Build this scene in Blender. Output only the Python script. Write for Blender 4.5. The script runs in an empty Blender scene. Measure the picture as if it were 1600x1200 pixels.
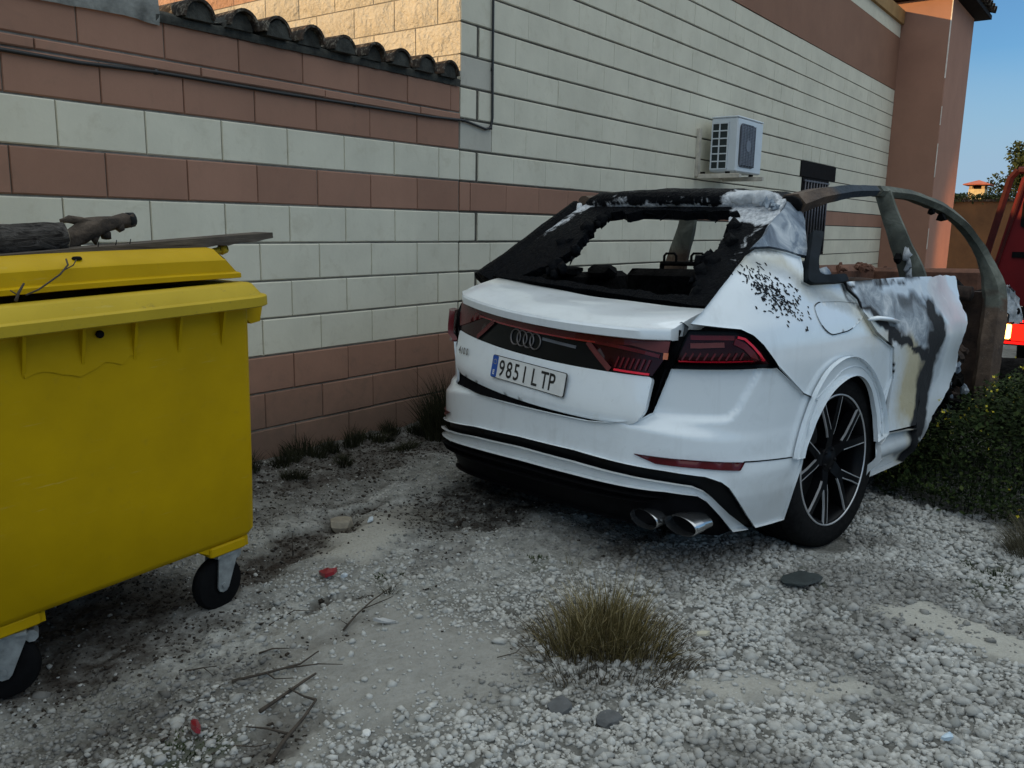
import bpy, math, random
import numpy as np
from mathutils import Vector, Matrix, Euler
from mathutils.geometry import delaunay_2d_cdt

SC = bpy.context.scene
COL = SC.collection
PI = math.pi
rnd = random.Random(7)
rng = np.random.default_rng(11)

# ------------------------------------------------------------------ camera, sky, sun, exposure
CAM_H = 1.412
cam_d = bpy.data.cameras.new('camera'); cam = bpy.data.objects.new('camera', cam_d); COL.objects.link(cam)
cam_d.sensor_width = 36.0; cam_d.lens = 1319.7 / 1600 * 36.0
cam_d.clip_start = 0.05; cam_d.clip_end = 3000
_p, _r, _y = 0.185188, 0.0190, 0.644198
_fw = Vector((math.cos(_y) * math.cos(_p), math.sin(_y) * math.cos(_p), -math.sin(_p)))
_r0 = Vector((math.sin(_y), -math.cos(_y), 0)); _u0 = _r0.cross(_fw)
_R = _r0 * math.cos(_r) + _u0 * math.sin(_r); _U = _u0 * math.cos(_r) - _r0 * math.sin(_r)
cam.matrix_world = Matrix(((_R.x, _U.x, -_fw.x, 0), (_R.y, _U.y, -_fw.y, 0), (_R.z, _U.z, -_fw.z, CAM_H), (0, 0, 0, 1)))
SC.camera = cam

SUN_EL = math.radians(9.0)
SUN_DIR = Vector((-0.857, 0.515, 0)).normalized()            # towards the sun: behind the left end of the wall
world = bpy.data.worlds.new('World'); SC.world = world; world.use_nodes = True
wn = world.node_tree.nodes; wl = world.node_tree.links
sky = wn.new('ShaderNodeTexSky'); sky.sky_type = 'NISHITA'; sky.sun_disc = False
sky.sun_elevation = SUN_EL; sky.sun_rotation = math.atan2(SUN_DIR.x, SUN_DIR.y)
sky.air_density = 1.0; sky.dust_density = 0.2; sky.ozone_density = 3.0
# high grey evening cloud overhead, clear blue lower down, pale haze at the horizon
_tc = wn.new('ShaderNodeTexCoord'); _sx = wn.new('ShaderNodeSeparateXYZ'); wl.new(_tc.outputs['Generated'], _sx.inputs[0])
def _ramp(src, stops):
    r = wn.new('ShaderNodeValToRGB'); wl.new(src, r.inputs[0]); e = r.color_ramp.elements
    for i, (p, v) in enumerate(stops): e[i].position = p; e[i].color = (v, v, v, 1)
    return r.outputs[0]
def _mixc(f, a, b):
    m = wn.new('ShaderNodeMix'); m.data_type = 'RGBA'; wl.new(f, m.inputs[0]); wl.new(a, m.inputs[6])
    if isinstance(b, tuple): m.inputs[7].default_value = (*b, 1)
    else: wl.new(b, m.inputs[7])
    return m.outputs[2]
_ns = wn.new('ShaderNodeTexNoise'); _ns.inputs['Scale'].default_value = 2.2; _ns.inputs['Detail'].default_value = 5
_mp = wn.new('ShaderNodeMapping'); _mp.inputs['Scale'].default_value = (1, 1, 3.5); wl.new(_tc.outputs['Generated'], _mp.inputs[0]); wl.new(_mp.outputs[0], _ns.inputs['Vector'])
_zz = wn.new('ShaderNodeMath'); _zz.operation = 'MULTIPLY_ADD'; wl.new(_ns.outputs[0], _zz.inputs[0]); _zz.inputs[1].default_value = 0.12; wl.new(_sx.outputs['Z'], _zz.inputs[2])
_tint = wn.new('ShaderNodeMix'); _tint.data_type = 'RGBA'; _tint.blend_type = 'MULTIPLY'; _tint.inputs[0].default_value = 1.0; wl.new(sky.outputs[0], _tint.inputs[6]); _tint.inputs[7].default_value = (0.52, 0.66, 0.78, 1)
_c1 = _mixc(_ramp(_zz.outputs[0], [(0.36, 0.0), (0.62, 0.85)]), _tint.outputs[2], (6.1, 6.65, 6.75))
_zh = wn.new('ShaderNodeMath'); _zh.operation = 'MULTIPLY_ADD'; wl.new(_ns.outputs[0], _zh.inputs[0]); _zh.inputs[1].default_value = -0.10; wl.new(_sx.outputs['Z'], _zh.inputs[2])
_c2 = _mixc(_ramp(_zh.outputs[0], [(0.0, 0.92), (0.13, 0.0)]), _c1, (1.75, 2.55, 3.45))
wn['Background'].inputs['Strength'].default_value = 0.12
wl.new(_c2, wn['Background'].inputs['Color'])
sun_d = bpy.data.lights.new('sun', 'SUN'); sun_d.energy = 2.85; sun_d.angle = math.radians(0.6); sun_d.color = (1.0, 0.62, 0.25)
sun = bpy.data.objects.new('sun', sun_d); COL.objects.link(sun)
_sd = Vector((SUN_DIR.x * math.cos(SUN_EL), SUN_DIR.y * math.cos(SUN_EL), math.sin(SUN_EL)))
sun.rotation_euler = _sd.to_track_quat('Z', 'Y').to_euler()
sun.location = _sd * 60
SC.view_settings.view_transform = 'Standard'; SC.view_settings.look = 'None'
SC.view_settings.exposure = 0.66; SC.view_settings.gamma = 1.0; SC.view_settings.use_curve_mapping = False
SC.cycles.max_bounces = 6

# ------------------------------------------------------------------ noise
def _hash(ix, iy, s=0):
    n = (ix.astype(np.int64) * 374761393 + iy.astype(np.int64) * 668265263 + s * 974634777) & 0x7fffffff
    n = ((n ^ (n >> 13)) * 1274126177) & 0x7fffffff
    n = (n ^ (n >> 16)) & 0xffff
    return n / 65535.0
def vnoise(x, y, s=0):
    x = np.asarray(x, float); y = np.asarray(y, float)
    ix = np.floor(x); iy = np.floor(y); fx = x - ix; fy = y - iy
    fx = fx * fx * (3 - 2 * fx); fy = fy * fy * (3 - 2 * fy)
    a = _hash(ix, iy, s); b = _hash(ix + 1, iy, s); c = _hash(ix, iy + 1, s); d = _hash(ix + 1, iy + 1, s)
    return (a * (1 - fx) + b * fx) * (1 - fy) + (c * (1 - fx) + d * fx) * fy
def fbm(x, y, o=4, s=0):
    t = 0; a = 0.5; n = 0
    for i in range(o):
        t = t + a * vnoise(x * 2 ** i + 17 * i, y * 2 ** i - 9 * i, s + i); n += a; a *= 0.5
    return t / n
def sstep(a, b, x):
    t = np.clip((np.asarray(x, float) - a) / (b - a), 0, 1); return t * t * (3 - 2 * t)
def pl_dist(px, py, pts):
    d = np.full(np.shape(px), 1e9)
    for (x0, y0), (x1, y1) in zip(pts[:-1], pts[1:]):
        vx, vy = x1 - x0, y1 - y0; L = vx * vx + vy * vy + 1e-12
        t = np.clip(((px - x0) * vx + (py - y0) * vy) / L, 0, 1)
        d = np.minimum(d, np.hypot(px - x0 - t * vx, py - y0 - t * vy))
    return d
def in_poly(px, py, poly):
    px = np.asarray(px, float); py = np.asarray(py, float); c = np.zeros(px.shape, bool)
    n = len(poly); j = n - 1
    for i in range(n):
        xi, yi = poly[i]; xj, yj = poly[j]
        if yi != yj:
            c ^= ((yi > py) != (yj > py)) & (px < (xj - xi) * (py - yi) / (yj - yi) + xi)
        j = i
    return c

# ------------------------------------------------------------------ objects
def link(o, parent=None):
    COL.objects.link(o)
    if parent is not None: o.parent = parent
    return o
def tag(o, label=None, cat=None, group=None, kind=None):
    if label: o['label'] = label
    if cat: o['category'] = cat
    if group: o['group'] = group
    if kind: o['kind'] = kind
    return o
def thing(name, label, cat, loc=(0, 0, 0), rot=(0, 0, 0), group=None):
    o = bpy.data.objects.new(name, None); o.empty_display_size = 0.1; link(o)
    o.location = loc; o.rotation_euler = rot
    return tag(o, label, cat, group)
def mesh_from(name, V, F, mats, smooth=False, mi=None, attr=None, sharp=None):
    me = bpy.data.meshes.new(name)
    V = np.asarray(V, float)
    if isinstance(F, np.ndarray):
        n, k = F.shape
        me.vertices.add(len(V)); me.vertices.foreach_set('co', V.ravel().astype(np.float32))
        me.loops.add(n * k); me.loops.foreach_set('vertex_index', F.ravel().astype(np.int32))
        me.polygons.add(n); me.polygons.foreach_set('loop_start', np.arange(0, n * k, k, dtype=np.int32))
        me.polygons.foreach_set('loop_total', np.full(n, k, dtype=np.int32))
        me.update(calc_edges=True); me.validate()
    else:
        me.from_pydata([tuple(v) for v in V], [], [tuple(f) for f in F]); me.update()
    for m in (mats if isinstance(mats, (list, tuple)) else [mats]): me.materials.append(m)
    if mi is not None: me.polygons.foreach_set('material_index', np.asarray(mi, np.int32))
    if smooth: me.polygons.foreach_set('use_smooth', np.ones(len(me.polygons), bool))
    if attr is not None:
        a = me.color_attributes.new('mask', 'FLOAT_COLOR', 'POINT')
        A = np.ones((len(V), 4), np.float32); A[:, :attr.shape[1]] = attr
        a.data.foreach_set('color', A.ravel())
    if sharp: me.set_sharp_from_angle(angle=sharp)
    return me
def mobj(name, V, F, mat, parent=None, smooth=False, mi=None, attr=None, sharp=None):
    return link(bpy.data.objects.new(name, mesh_from(name, V, F, mat, smooth, mi, attr, sharp)), parent)

class MB:
    """collects shapes into one mesh"""
    def __init__(s): s.V = []; s.F = []; s.M = []
    def add(s, V, F, m=0):
        b = len(s.V); s.V += [tuple(map(float, v)) for v in V]
        for f in F: s.F.append(tuple(b + i for i in f)); s.M.append(m)
        return s
    def box(s, x0, y0, z0, x1, y1, z1, m=0, M=None, bev=0.0):
        if bev > 0:
            V, F = chamfer_box(x0, y0, z0, x1, y1, z1, bev)
        else:
            V = [(x0, y0, z0), (x1, y0, z0), (x1, y1, z0), (x0, y1, z0), (x0, y0, z1), (x1, y0, z1), (x1, y1, z1), (x0, y1, z1)]
            F = [(0, 3, 2, 1), (4, 5, 6, 7), (0, 1, 5, 4), (1, 2, 6, 5), (2, 3, 7, 6), (3, 0, 4, 7)]
        if M is not None: V = [tuple(M @ Vector(v)) for v in V]
        return s.add(V, F, m)
    def tube(s, pts, r, n=8, m=0, cap=True, sq=(1, 1), up=None):
        pts = [Vector(p) for p in pts]; k = len(pts)
        if not hasattr(r, '__len__'): r = [r] * k
        V = []; F = []; ref = Vector(up) if up else None
        for i, p in enumerate(pts):
            t = (pts[min(i + 1, k - 1)] - pts[max(i - 1, 0)]).normalized()
            if ref is None: ref = Vector((0, 0, 1)) if abs(t.z) < 0.9 else Vector((1, 0, 0))
            a = t.cross(ref)
            if a.length < 1e-4: a = t.orthogonal()
            a.normalize(); b = a.cross(t)
            if not up: ref = b
            for j in range(n):
                th = 2 * PI * (j + 0.5) / n
                V.append(p + (a * math.cos(th) * sq[0] + b * math.sin(th) * sq[1]) * r[i])
        for i in range(k - 1):
            for j in range(n):
                j2 = (j + 1) % n; F.append((i * n + j, i * n + j2, (i + 1) * n + j2, (i + 1) * n + j))
        if cap: F.append(tuple(range(n - 1, -1, -1))); F.append(tuple((k - 1) * n + j for j in range(n)))
        return s.add(V, F, m)
    def lathe(s, prof, n=48, m=0, M=None, closed=False):
        """prof: (radius, axial) pairs round local Y"""
        V = []; F = []; k = len(prof)
        for i in range(n):
            th = 2 * PI * i / n
            for r, a in prof: V.append((r * math.cos(th), a, r * math.sin(th)))
        for i in range(n):
            i2 = (i + 1) % n
            for j in range(k - 1 + (1 if closed else 0)):
                j2 = (j + 1) % k; F.append((i * k + j, i2 * k + j, i2 * k + j2, i * k + j2))
        if M is not None: V = [tuple(M @ Vector(v)) for v in V]
        return s.add(V, F, m)
    def prism(s, poly, a0, a1, axis=1, m=0, M=None):
        """extrude a polygon (p,q) along an axis"""
        def P(p, q, a): return {0: (a, p, q), 1: (p, a, q), 2: (p, q, a)}[axis]
        n = len(poly); V = [P(p, q, a0) for p, q in poly] + [P(p, q, a1) for p, q in poly]
        F = [tuple(range(n)), tuple(range(2 * n - 1, n - 1, -1))] + [(i, n + i, n + (i + 1) % n, (i + 1) % n) for i in range(n)]
        if M is not None: V = [tuple(M @ Vector(v)) for v in V]
        return s.add(V, F, m)
    def blob(s, c, r, n=1, m=0, seed=0, amp=0.25, sub=2):
        V, F = ico(sub); rg = np.random.default_rng(seed)
        k = 1 + amp * (rg.random(len(V)) * 2 - 1)
        r = np.asarray(r, float) * np.ones(3)
        return s.add(np.asarray(c, float) + V * k[:, None] * r, F, m)
    def obj(s, name, mat, parent=None, smooth=False, sharp=None):
        mats = mat if isinstance(mat, (list, tuple)) else [mat]
        return mobj(name, s.V, s.F, mats, parent, smooth, s.M if len(mats) > 1 else None, None, sharp)

_ico = {}
def ico(sub=1):
    if sub in _ico: return _ico[sub]
    import bmesh
    bm = bmesh.new(); bmesh.ops.create_icosphere(bm, subdivisions=sub, radius=1.0)
    bm.verts.ensure_lookup_table()
    V = np.array([v.co[:] for v in bm.verts]); F = [tuple(v.index for v in f.verts) for f in bm.faces]; bm.free()
    _ico[sub] = (V, F); return _ico[sub]
def chamfer_box(x0, y0, z0, x1, y1, z1, c):
    V = []; F = []
    def ring(z, i): return [(x0 + i, y0 + i, z), (x1 - i, y0 + i, z), (x1 - i, y1 - i, z), (x0 + i, y1 - i, z)]
    # eight-sided cross-section with chamfered vertical edges, chamfered top and bottom
    def oct_(z, i):
        a0, b0, a1, b1 = x0 + i, y0 + i, x1 - i, y1 - i
        return [(a0 + c, b0, z), (a1 - c, b0, z), (a1, b0 + c, z), (a1, b1 - c, z), (a1 - c, b1, z), (a0 + c, b1, z), (a0, b1 - c, z), (a0, b0 + c, z)]
    rings = [oct_(z0, c), oct_(z0 + c, 0), oct_(z1 - c, 0), oct_(z1, c)]
    for r in rings: V += r
    for k in range(3):
        for j in range(8): F.append((k * 8 + j, k * 8 + (j + 1) % 8, (k + 1) * 8 + (j + 1) % 8, (k + 1) * 8 + j))
    F.append(tuple(range(7, -1, -1))); F.append(tuple(24 + j for j in range(8)))
    return V, F

# ------------------------------------------------------------------ materials
class NT:
    def __init__(s, name):
        s.m = bpy.data.materials.new(name); s.m.use_nodes = True; s.t = s.m.node_tree; s.b = s.t.nodes['Principled BSDF']
    def n(s, typ, ins=None, **kw):
        nd = s.t.nodes.new('ShaderNode' + typ)
        for k, v in kw.items(): setattr(nd, k, v)
        for k, v in (ins or {}).items():
            i = nd.inputs[k]
            if hasattr(v, 'is_linked') or isinstance(v, bpy.types.NodeSocket): s.t.links.new(v, i)
            else: i.default_value = v
        return nd
    def noise(s, scale, detail=4, rough=0.55, vec=None, dist=0.0):
        nd = s.n('TexNoise', {'Scale': scale, 'Detail': detail, 'Roughness': rough, 'Distortion': dist})
        s.t.links.new(vec if vec is not None else s.coord(), nd.inputs['Vector']); return nd.outputs[0]
    def coord(s, which='Object'):
        if not hasattr(s, '_c'): s._c = s.n('TexCoord')
        return s._c.outputs[which]
    def geo(s):
        if not hasattr(s, '_g'): s._g = s.n('NewGeometry')
        return s._g.outputs['Position']
    def ramp(s, fac, stops):
        nd = s.n('ValToRGB'); s.t.links.new(fac, nd.inputs[0]); e = nd.color_ramp.elements
        while len(e) < len(stops): e.new(0.5)
        for i, (p, c) in enumerate(stops):
            e[i].position = p; e[i].color = (*c, 1) if hasattr(c, '__len__') else (c, c, c, 1)
        return nd.outputs[0]
    def mix(s, fac, a, b, mode='MIX'):
        nd = s.n('Mix', data_type='RGBA', blend_type=mode)
        for idx, v in ((0, fac), (6, a), (7, b)):
            i = nd.inputs[idx]
            if isinstance(v, bpy.types.NodeSocket): s.t.links.new(v, i)
            else: i.default_value = (*v, 1) if hasattr(v, '__len__') else v
        return nd.outputs[2]
    def math(s, op, a, b=0.0, c=None):
        nd = s.n('Math', operation=op)
        for i, v in enumerate([a, b] + ([c] if c is not None else [])):
            if isinstance(v, bpy.types.NodeSocket): s.t.links.new(v, nd.inputs[i])
            else: nd.inputs[i].default_value = v
        return nd.outputs[0]
    def bump(s, h, strength=0.3, dist=0.01, prev=None):
        nd = s.n('Bump', {'Strength': strength, 'Distance': dist}); s.t.links.new(h, nd.inputs['Height'])
        if prev is not None: s.t.links.new(prev, nd.inputs['Normal'])
        return nd.outputs[0]
    def set(s, **kw):
        names = dict(col='Base Color', rough='Roughness', metal='Metallic', normal='Normal', coat='Coat Weight', coatr='Coat Roughness', spec='Specular IOR Level',
                     em='Emission Color', ems='Emission Strength', alpha='Alpha', trans='Transmission Weight', sss='Subsurface Weight')
        for k, v in kw.items():
            i = s.b.inputs[names[k]]
            if isinstance(v, bpy.types.NodeSocket): s.t.links.new(v, i)
            elif hasattr(v, '__len__') and len(v) == 3: i.default_value = (*v, 1)
            else: i.default_value = v
        return s
    def sep(s, col):
        nd = s.n('SeparateColor'); s.t.links.new(col, nd.inputs[0]); return nd.outputs
    def attr(s, name='mask'):
        return s.n('Attribute', attribute_name=name).outputs['Color']
    def rand(s):
        return s.n('ObjectInfo').outputs['Random']

def simple(name, col, rough=0.6, metal=0.0, var=0.25, scale=12, bump=0.0, bscale=60, coat=0.0, spec=0.5, dist=0.004):
    t = NT(name); f = t.noise(scale, 5, 0.6)
    c = t.ramp(f, [(0.3, tuple(max(0, k * (1 - var)) for k in col)), (0.72, tuple(min(1, k * (1 + var * 0.7)) for k in col))])
    t.set(col=c, rough=rough, metal=metal, coat=coat, spec=spec)
    if bump: t.set(normal=t.bump(t.noise(bscale, 4, 0.6), bump, dist))
    return t.m
def glow(name, col, strength):
    t = NT(name); t.set(col=tuple(min(1, c * 0.5) for c in col), em=col, ems=strength, rough=0.3); return t.m

def block_mat(name, col, dirt, rough_face=False, var=0.06):
    t = NT(name); P = t.geo()
    r = t.rand(); b = t.math('MULTIPLY_ADD', r, var * 2, 1 - var)
    n1 = t.noise(2.2, 5, 0.6, P); n2 = t.noise(38, 4, 0.65, P); n3 = t.noise(9, 4, 0.7, P, 0.6)
    c = t.mix(t.ramp(n1, [(0.35, 0.0), (0.7, 1.0)]), col, tuple(k * 0.86 for k in col))
    c = t.mix(t.math('MULTIPLY', t.ramp(n3, [(0.55, 0.0), (0.8, 1.0)]), 0.12 if rough_face else 0.45), c, dirt)
    c = t.mix(1.0, c, t.n('CombineColor', {0: b, 1: b, 2: b}).outputs[0], 'MULTIPLY')
    # vertical rain streaks
    sc = t.n('Mapping', {'Scale': (7.0, 7.0, 0.5)}); t.t.links.new(P, sc.inputs['Vector'])
    st = t.noise(1.6, 5, 0.6, sc.outputs[0])
    c = t.mix(t.math('MULTIPLY', t.ramp(st, [(0.55, 0.0), (0.78, 1.0)]), 0.14), c, tuple(k * 0.6 for k in col))
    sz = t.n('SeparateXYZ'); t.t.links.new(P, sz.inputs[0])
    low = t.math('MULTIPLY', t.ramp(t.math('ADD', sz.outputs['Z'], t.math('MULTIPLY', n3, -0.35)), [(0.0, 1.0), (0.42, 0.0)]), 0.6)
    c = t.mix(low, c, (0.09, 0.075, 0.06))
    t.set(col=c, rough=0.88, spec=0.25)
    if rough_face:
        nb = t.bump(t.noise(26, 6, 0.7, P, 0.3), 0.8, 0.05)
        nb = t.bump(t.noise(7, 3, 0.6, P), 0.6, 0.08, nb)
    else:
        nb = t.bump(n2, 0.25, 0.004)
    t.set(normal=nb); return t.m
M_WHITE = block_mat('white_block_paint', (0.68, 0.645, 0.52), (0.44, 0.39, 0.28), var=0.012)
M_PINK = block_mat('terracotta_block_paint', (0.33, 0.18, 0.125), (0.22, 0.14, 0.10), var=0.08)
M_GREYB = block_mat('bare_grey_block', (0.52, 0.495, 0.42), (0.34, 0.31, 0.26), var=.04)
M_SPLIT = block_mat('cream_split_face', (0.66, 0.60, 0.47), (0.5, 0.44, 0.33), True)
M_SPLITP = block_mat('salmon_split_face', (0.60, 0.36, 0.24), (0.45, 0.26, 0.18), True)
M_MORTAR = simple('mortar', (0.22, 0.205, 0.18), 0.95, var=0.35, scale=20, bump=0.5, bscale=80)
M_MORTARD = simple('dark_mossy_mortar', (0.045, 0.045, 0.038), 0.95, var=0.7, scale=14, bump=0.8, bscale=50, dist=0.01)
M_PLASTER = simple('weathered_render', (0.24, 0.24, 0.22), 0.95, var=0.6, scale=9, bump=0.6, bscale=40, dist=0.01)
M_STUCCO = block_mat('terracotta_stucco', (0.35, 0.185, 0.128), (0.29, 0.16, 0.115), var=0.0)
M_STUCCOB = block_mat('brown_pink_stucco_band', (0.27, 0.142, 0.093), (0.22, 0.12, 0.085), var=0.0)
M_OCHRE = simple('ochre_render', (0.34, 0.2, 0.075), 0.9, var=0.25, scale=3, bump=0.2)
t = NT('lichened_roof_tile'); _a = t.noise(9, 5, .65, t.geo()); _b = t.noise(34, 5, .7, t.geo())
t.set(col=t.mix(t.ramp(_b, [(.52, 0.), (.66, 1.)]), t.ramp(_a, [(.3, (.016, .015, .013)), (.55, (.05, .038, .03)), (.75, (.13, .075, .05))]), (.20, .175, .14)), rough=.95, spec=.1, normal=t.bump(_b, .8, .008)); M_TILE = t.m
M_CHART = simple('chimney_tile', (0.42, 0.11, 0.06), 0.85, var=0.3)
M_BLACK = simple('black_rubber', (0.006, 0.006, 0.0065), 0.75, var=0.3, scale=30, spec=.08)
M_CABLE = simple('cable_black', (0.015, 0.015, 0.015), 0.5)
M_DARK = simple('dark_opening', (0.005, 0.005, 0.0055), 0.9, spec=.1)
M_LINTEL = simple('dark_painted_lintel', (0.008, 0.006, 0.006), 0.8, var=0.5, bump=0.3, spec=.1)
M_BAR = simple('grey_iron_bar', (0.13, 0.125, 0.14), 0.5, 0.6, var=0.3)
M_ACW = simple('white_enamel', (0.62, 0.66, 0.69), 0.4, var=0.08, scale=5)
M_ACG = simple('grey_fan_grille', (0.16, 0.17, 0.2), 0.5, var=0.2)
M_ACB = simple('cream_bracket_steel', (0.55, 0.5, 0.42), 0.5, var=0.3, bump=0.1)
t = NT('weathered_plank'); _mp = t.n('Mapping', {'Scale': (2.0, 30.0, 30.0)}); t.t.links.new(t.coord(), _mp.inputs['Vector']); _g = t.noise(3.0, 6, .65, _mp.outputs[0], .4); _b = t.noise(6, 4, .6)
t.set(col=t.mix(t.ramp(_b, [(.35, 0.), (.7, .6)]), t.ramp(_g, [(.3, (.035, .028, .022)), (.5, (.10, .082, .065)), (.7, (.17, .145, .12))]), (.05, .042, .035)), rough=.9, spec=.15, normal=t.bump(_g, .6, .004)); M_WOOD = t.m
M_TWIG = simple('dead_twig', (0.05, 0.038, 0.028), 0.9, var=0.5, scale=30, bump=0.4)
# ------------------------------------------------------------------ ground
WY = 3.9404          # face plane of the block walls
KZ, KH, BL = 1.9227, 0.21, 0.41769      # a course line, course height, block pitch
X_COR = 4.598
SMOOTH = [[(1.2, 1.55), (1.3, 1.95), (1.46, 1.98), (1.42, 1.68)], [(1.44, 1.70), (1.50, 2.05), (1.75, 2.3), (2.10, 2.22), (2.22, 1.62), (2.05, 1.42), (1.75, 1.45)]]
PALE = [[(2.27, 1.05), (2.33, 0.85), (2.5, 0.60), (2.66, 0.52), (2.62, 0.68), (2.45, 0.92), (2.38, 1.08)],
        [(3.16, 0.70), (3.10, 0.48), (3.05, 0.15), (3.3, 0.10), (3.42, 0.4), (3.45, 0.62)],
        [(2.6, 2.55), (2.3, 2.5), (2.2, 2.75), (2.7, 2.95), (3.05, 2.9), (3.0, 2.65)]]
SOOT = [((3.25, 2.62), (0.60, 0.36), 1.0), ((3.05, 2.42), (0.24, 0.16), 1.0), ((3.55, 2.5), (0.45, 0.3), 0.8), ((3.7, 1.9), (0.5, 0.3), 0.45)]
BROWN = [((2.05, 2.82), (0.34, 0.13), 1.0), ((2.4, 2.92), (0.36, 0.11), 1.0), ((2.72, 3.05), (0.26, 0.09), 1.0), ((3.4, 3.58), (1.25, 0.26), 0.9), ((1.5, 2.55), (0.45, 0.12), 0.6), ((1.85, 2.75), (0.25, 0.12), 0.9), ((1.7, 2.45), (0.1, 0.05), 0.7),
         ((1.3, 2.85), (0.55, 0.42), 0.95), ((1.15, 2.15), (0.45, 0.22), 0.40), ((2.75, 3.3), (0.8, 0.12), 0.55), ((1.75, 2.15), (0.30, 0.06), 0.35), ((2.6, 2.3), (0.25, 0.10), 0.4), ((3.3, 1.75), (0.35, 0.07), 0.4), ((1.62, 2.33), (0.10, 0.03), 0.5), ((1.93, 2.33), (0.22, 0.025), 0.9), ((1.33, 1.83), (0.22, 0.10), 0.7)]  # wide faint entry: lens corner darkening put into the left foreground soil colour
MOSS = [((3.36, 1.0), (0.16, 0.06), 0.95), ((2.76, 1.92), (0.12, 0.05), 0.7), ((1.13, 1.94), (0.12, 0.06), 0.8), ((3.87, 0.38), (0.22, 0.1), 0.9), ((2.3, 2.33), (0.08, 0.03), 0.8)]
def zone(x, y, L, wob=0.08):
    dx = (fbm(x * 7, y * 7, 4, 5) - 0.5) * wob * 3; dy = (fbm(x * 7, y * 7, 4, 9) - 0.5) * wob * 3
    m = np.zeros(np.shape(x))
    for (cx, cy), (rx, ry), a in L:
        d = np.hypot((x + dx - cx) / rx, (y + dy - cy) / ry); m = np.maximum(m, a * (1 - sstep(0.55, 1.25, d)))
    return m
def poly_zone(x, y, L, soft=0.05, wob=0.13):
    m = np.zeros(np.shape(x)); dx = (fbm(x * 7, y * 7, 4, 3) - 0.5) * wob; dy = (fbm(x * 7, y * 7, 4, 4) - 0.5) * wob
    X = x + dx; Y = y + dy
    for P in L:
        d = pl_dist(X, Y, P + [P[0]]); ins = in_poly(X, Y, P); d = np.where(ins, d, -d)
        m = np.maximum(m, sstep(-soft, soft, d))
    return m
def patch(x, y): return (1 - .8 * sstep(1.75, 2.15, y + .35 * (x - 2.2))) * sstep(.40, .56, fbm(x * 1.9, y * 1.9, 4, 77) + .16 * sstep(1.9, .8, y) + .05)
def smooth_amt(x, y): return np.clip(poly_zone(x, y, SMOOTH, 0.12) + poly_zone(x, y, PALE), 0, 1)
def gheight(x, y):
    x = np.asarray(x, float); y = np.asarray(y, float)
    near = 1 - sstep(12, 40, np.hypot(x - 2, y))
    h = (fbm(x * 1.1, y * 1.1, 3, 1) - 0.5) * 0.07
    h = h + 0.075 * sstep(3.0, 3.9, y) - 0.05 * (1 - sstep(0.5, 1.7, x)) * sstep(1.6, 2.4, y)
    h = h + 0.03 * np.exp(-((x - 2.6) ** 2 + (y - 2.75) ** 2) / 0.08) - 0.03 * zone(x, y, BROWN) - 0.02 * zone(x, y, SOOT)
    sm = smooth_amt(x, y)
    rough = (fbm(x * 6, y * 6, 3, 21) - 0.5) * 0.045 + (fbm(x * 22, y * 22, 3, 22) - 0.5) * 0.028
    h = h + rough * (1 - 0.8 * sm) + 0.012 * sm
    pad = np.zeros(np.shape(x))                       # bearing spots under the tyres and castors
    for cx, cy, r in ((3.889, 1.06, 0.3), (4.25, 2.9, 0.35), (1.70, 2.63, 0.12), (0.94, 2.61, 0.12)):
        w = np.exp(-((x - cx) ** 2 + (y - cy) ** 2) / (r * r) * 1.2); tgt = {1.70: 0.0, 0.94: -0.045, 3.889: -0.04}.get(cx, 0.0)
        h = h * (1 - w) + tgt * w
    return h * near
def axis(lo, hi, step, far):
    a = list(np.arange(lo, hi, step)); s = step; v = a[-1]
    while v < far: s *= 1.22; v += s; a.append(v)
    s = step; v = lo; b = []
    while v > -far: s *= 1.22; v -= s; b.append(v)
    return np.array(b[::-1] + a)
gx = axis(0.55, 5.4, 0.021, 900); gy = axis(-0.5, 4.0, 0.021, 900)
GX, GY = np.meshgrid(gx, gy, indexing='ij')
GZ = gheight(GX, GY)
V = np.stack([GX.ravel(), GY.ravel(), GZ.ravel()], 1)
n0, n1 = GX.shape
I = np.arange(n0 * n1).reshape(n0, n1)
F = np.stack([I[:-1, :-1].ravel(), I[1:, :-1].ravel(), I[1:, 1:].ravel(), I[:-1, 1:].ravel()], 1)
xr, yr = GX.ravel(), GY.ravel()
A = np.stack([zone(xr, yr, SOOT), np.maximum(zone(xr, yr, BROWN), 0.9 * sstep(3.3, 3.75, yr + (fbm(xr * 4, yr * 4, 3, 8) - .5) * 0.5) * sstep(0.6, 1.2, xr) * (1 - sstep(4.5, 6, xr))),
              zone(xr, yr, MOSS), ], 1)
A4 = np.concatenate([A, smooth_amt(xr, yr)[:, None]], 1)
t = NT('pale_gravelly_earth'); P = t.geo()
ms = t.sep(t.attr()); alpha = t.n('Attribute', attribute_name='mask').outputs['Alpha']
n1_ = t.noise(1.6, 6, 0.6, P); n2_ = t.noise(14, 6, 0.7, P, 0.3); n3_ = t.noise(90, 4, 0.7, P)
vor = t.n('TexVoronoi', {'Scale': 46.0, 'Randomness': 1.0}); t.t.links.new(P, vor.inputs['Vector'])
vor2 = t.n('TexVoronoi', {'Scale': 105.0, 'Randomness': 1.0}); t.t.links.new(P, vor2.inputs['Vector'])
c = t.ramp(n2_, [(0.25, (0.17, 0.170, 0.158)), (0.5, (0.35, 0.352, 0.332)), (0.75, (0.50, 0.50, 0.475))])
c = t.mix(t.ramp(n1_, [(0.42, 0.0), (0.66, 0.5)]), c, (0.17, 0.165, 0.14))
gr = t.mix(0.5, vor.outputs['Color'], (0.5, 0.5, 0.5)); grey = t.n('RGBToBW'); t.t.links.new(gr, grey.inputs[0])
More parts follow.
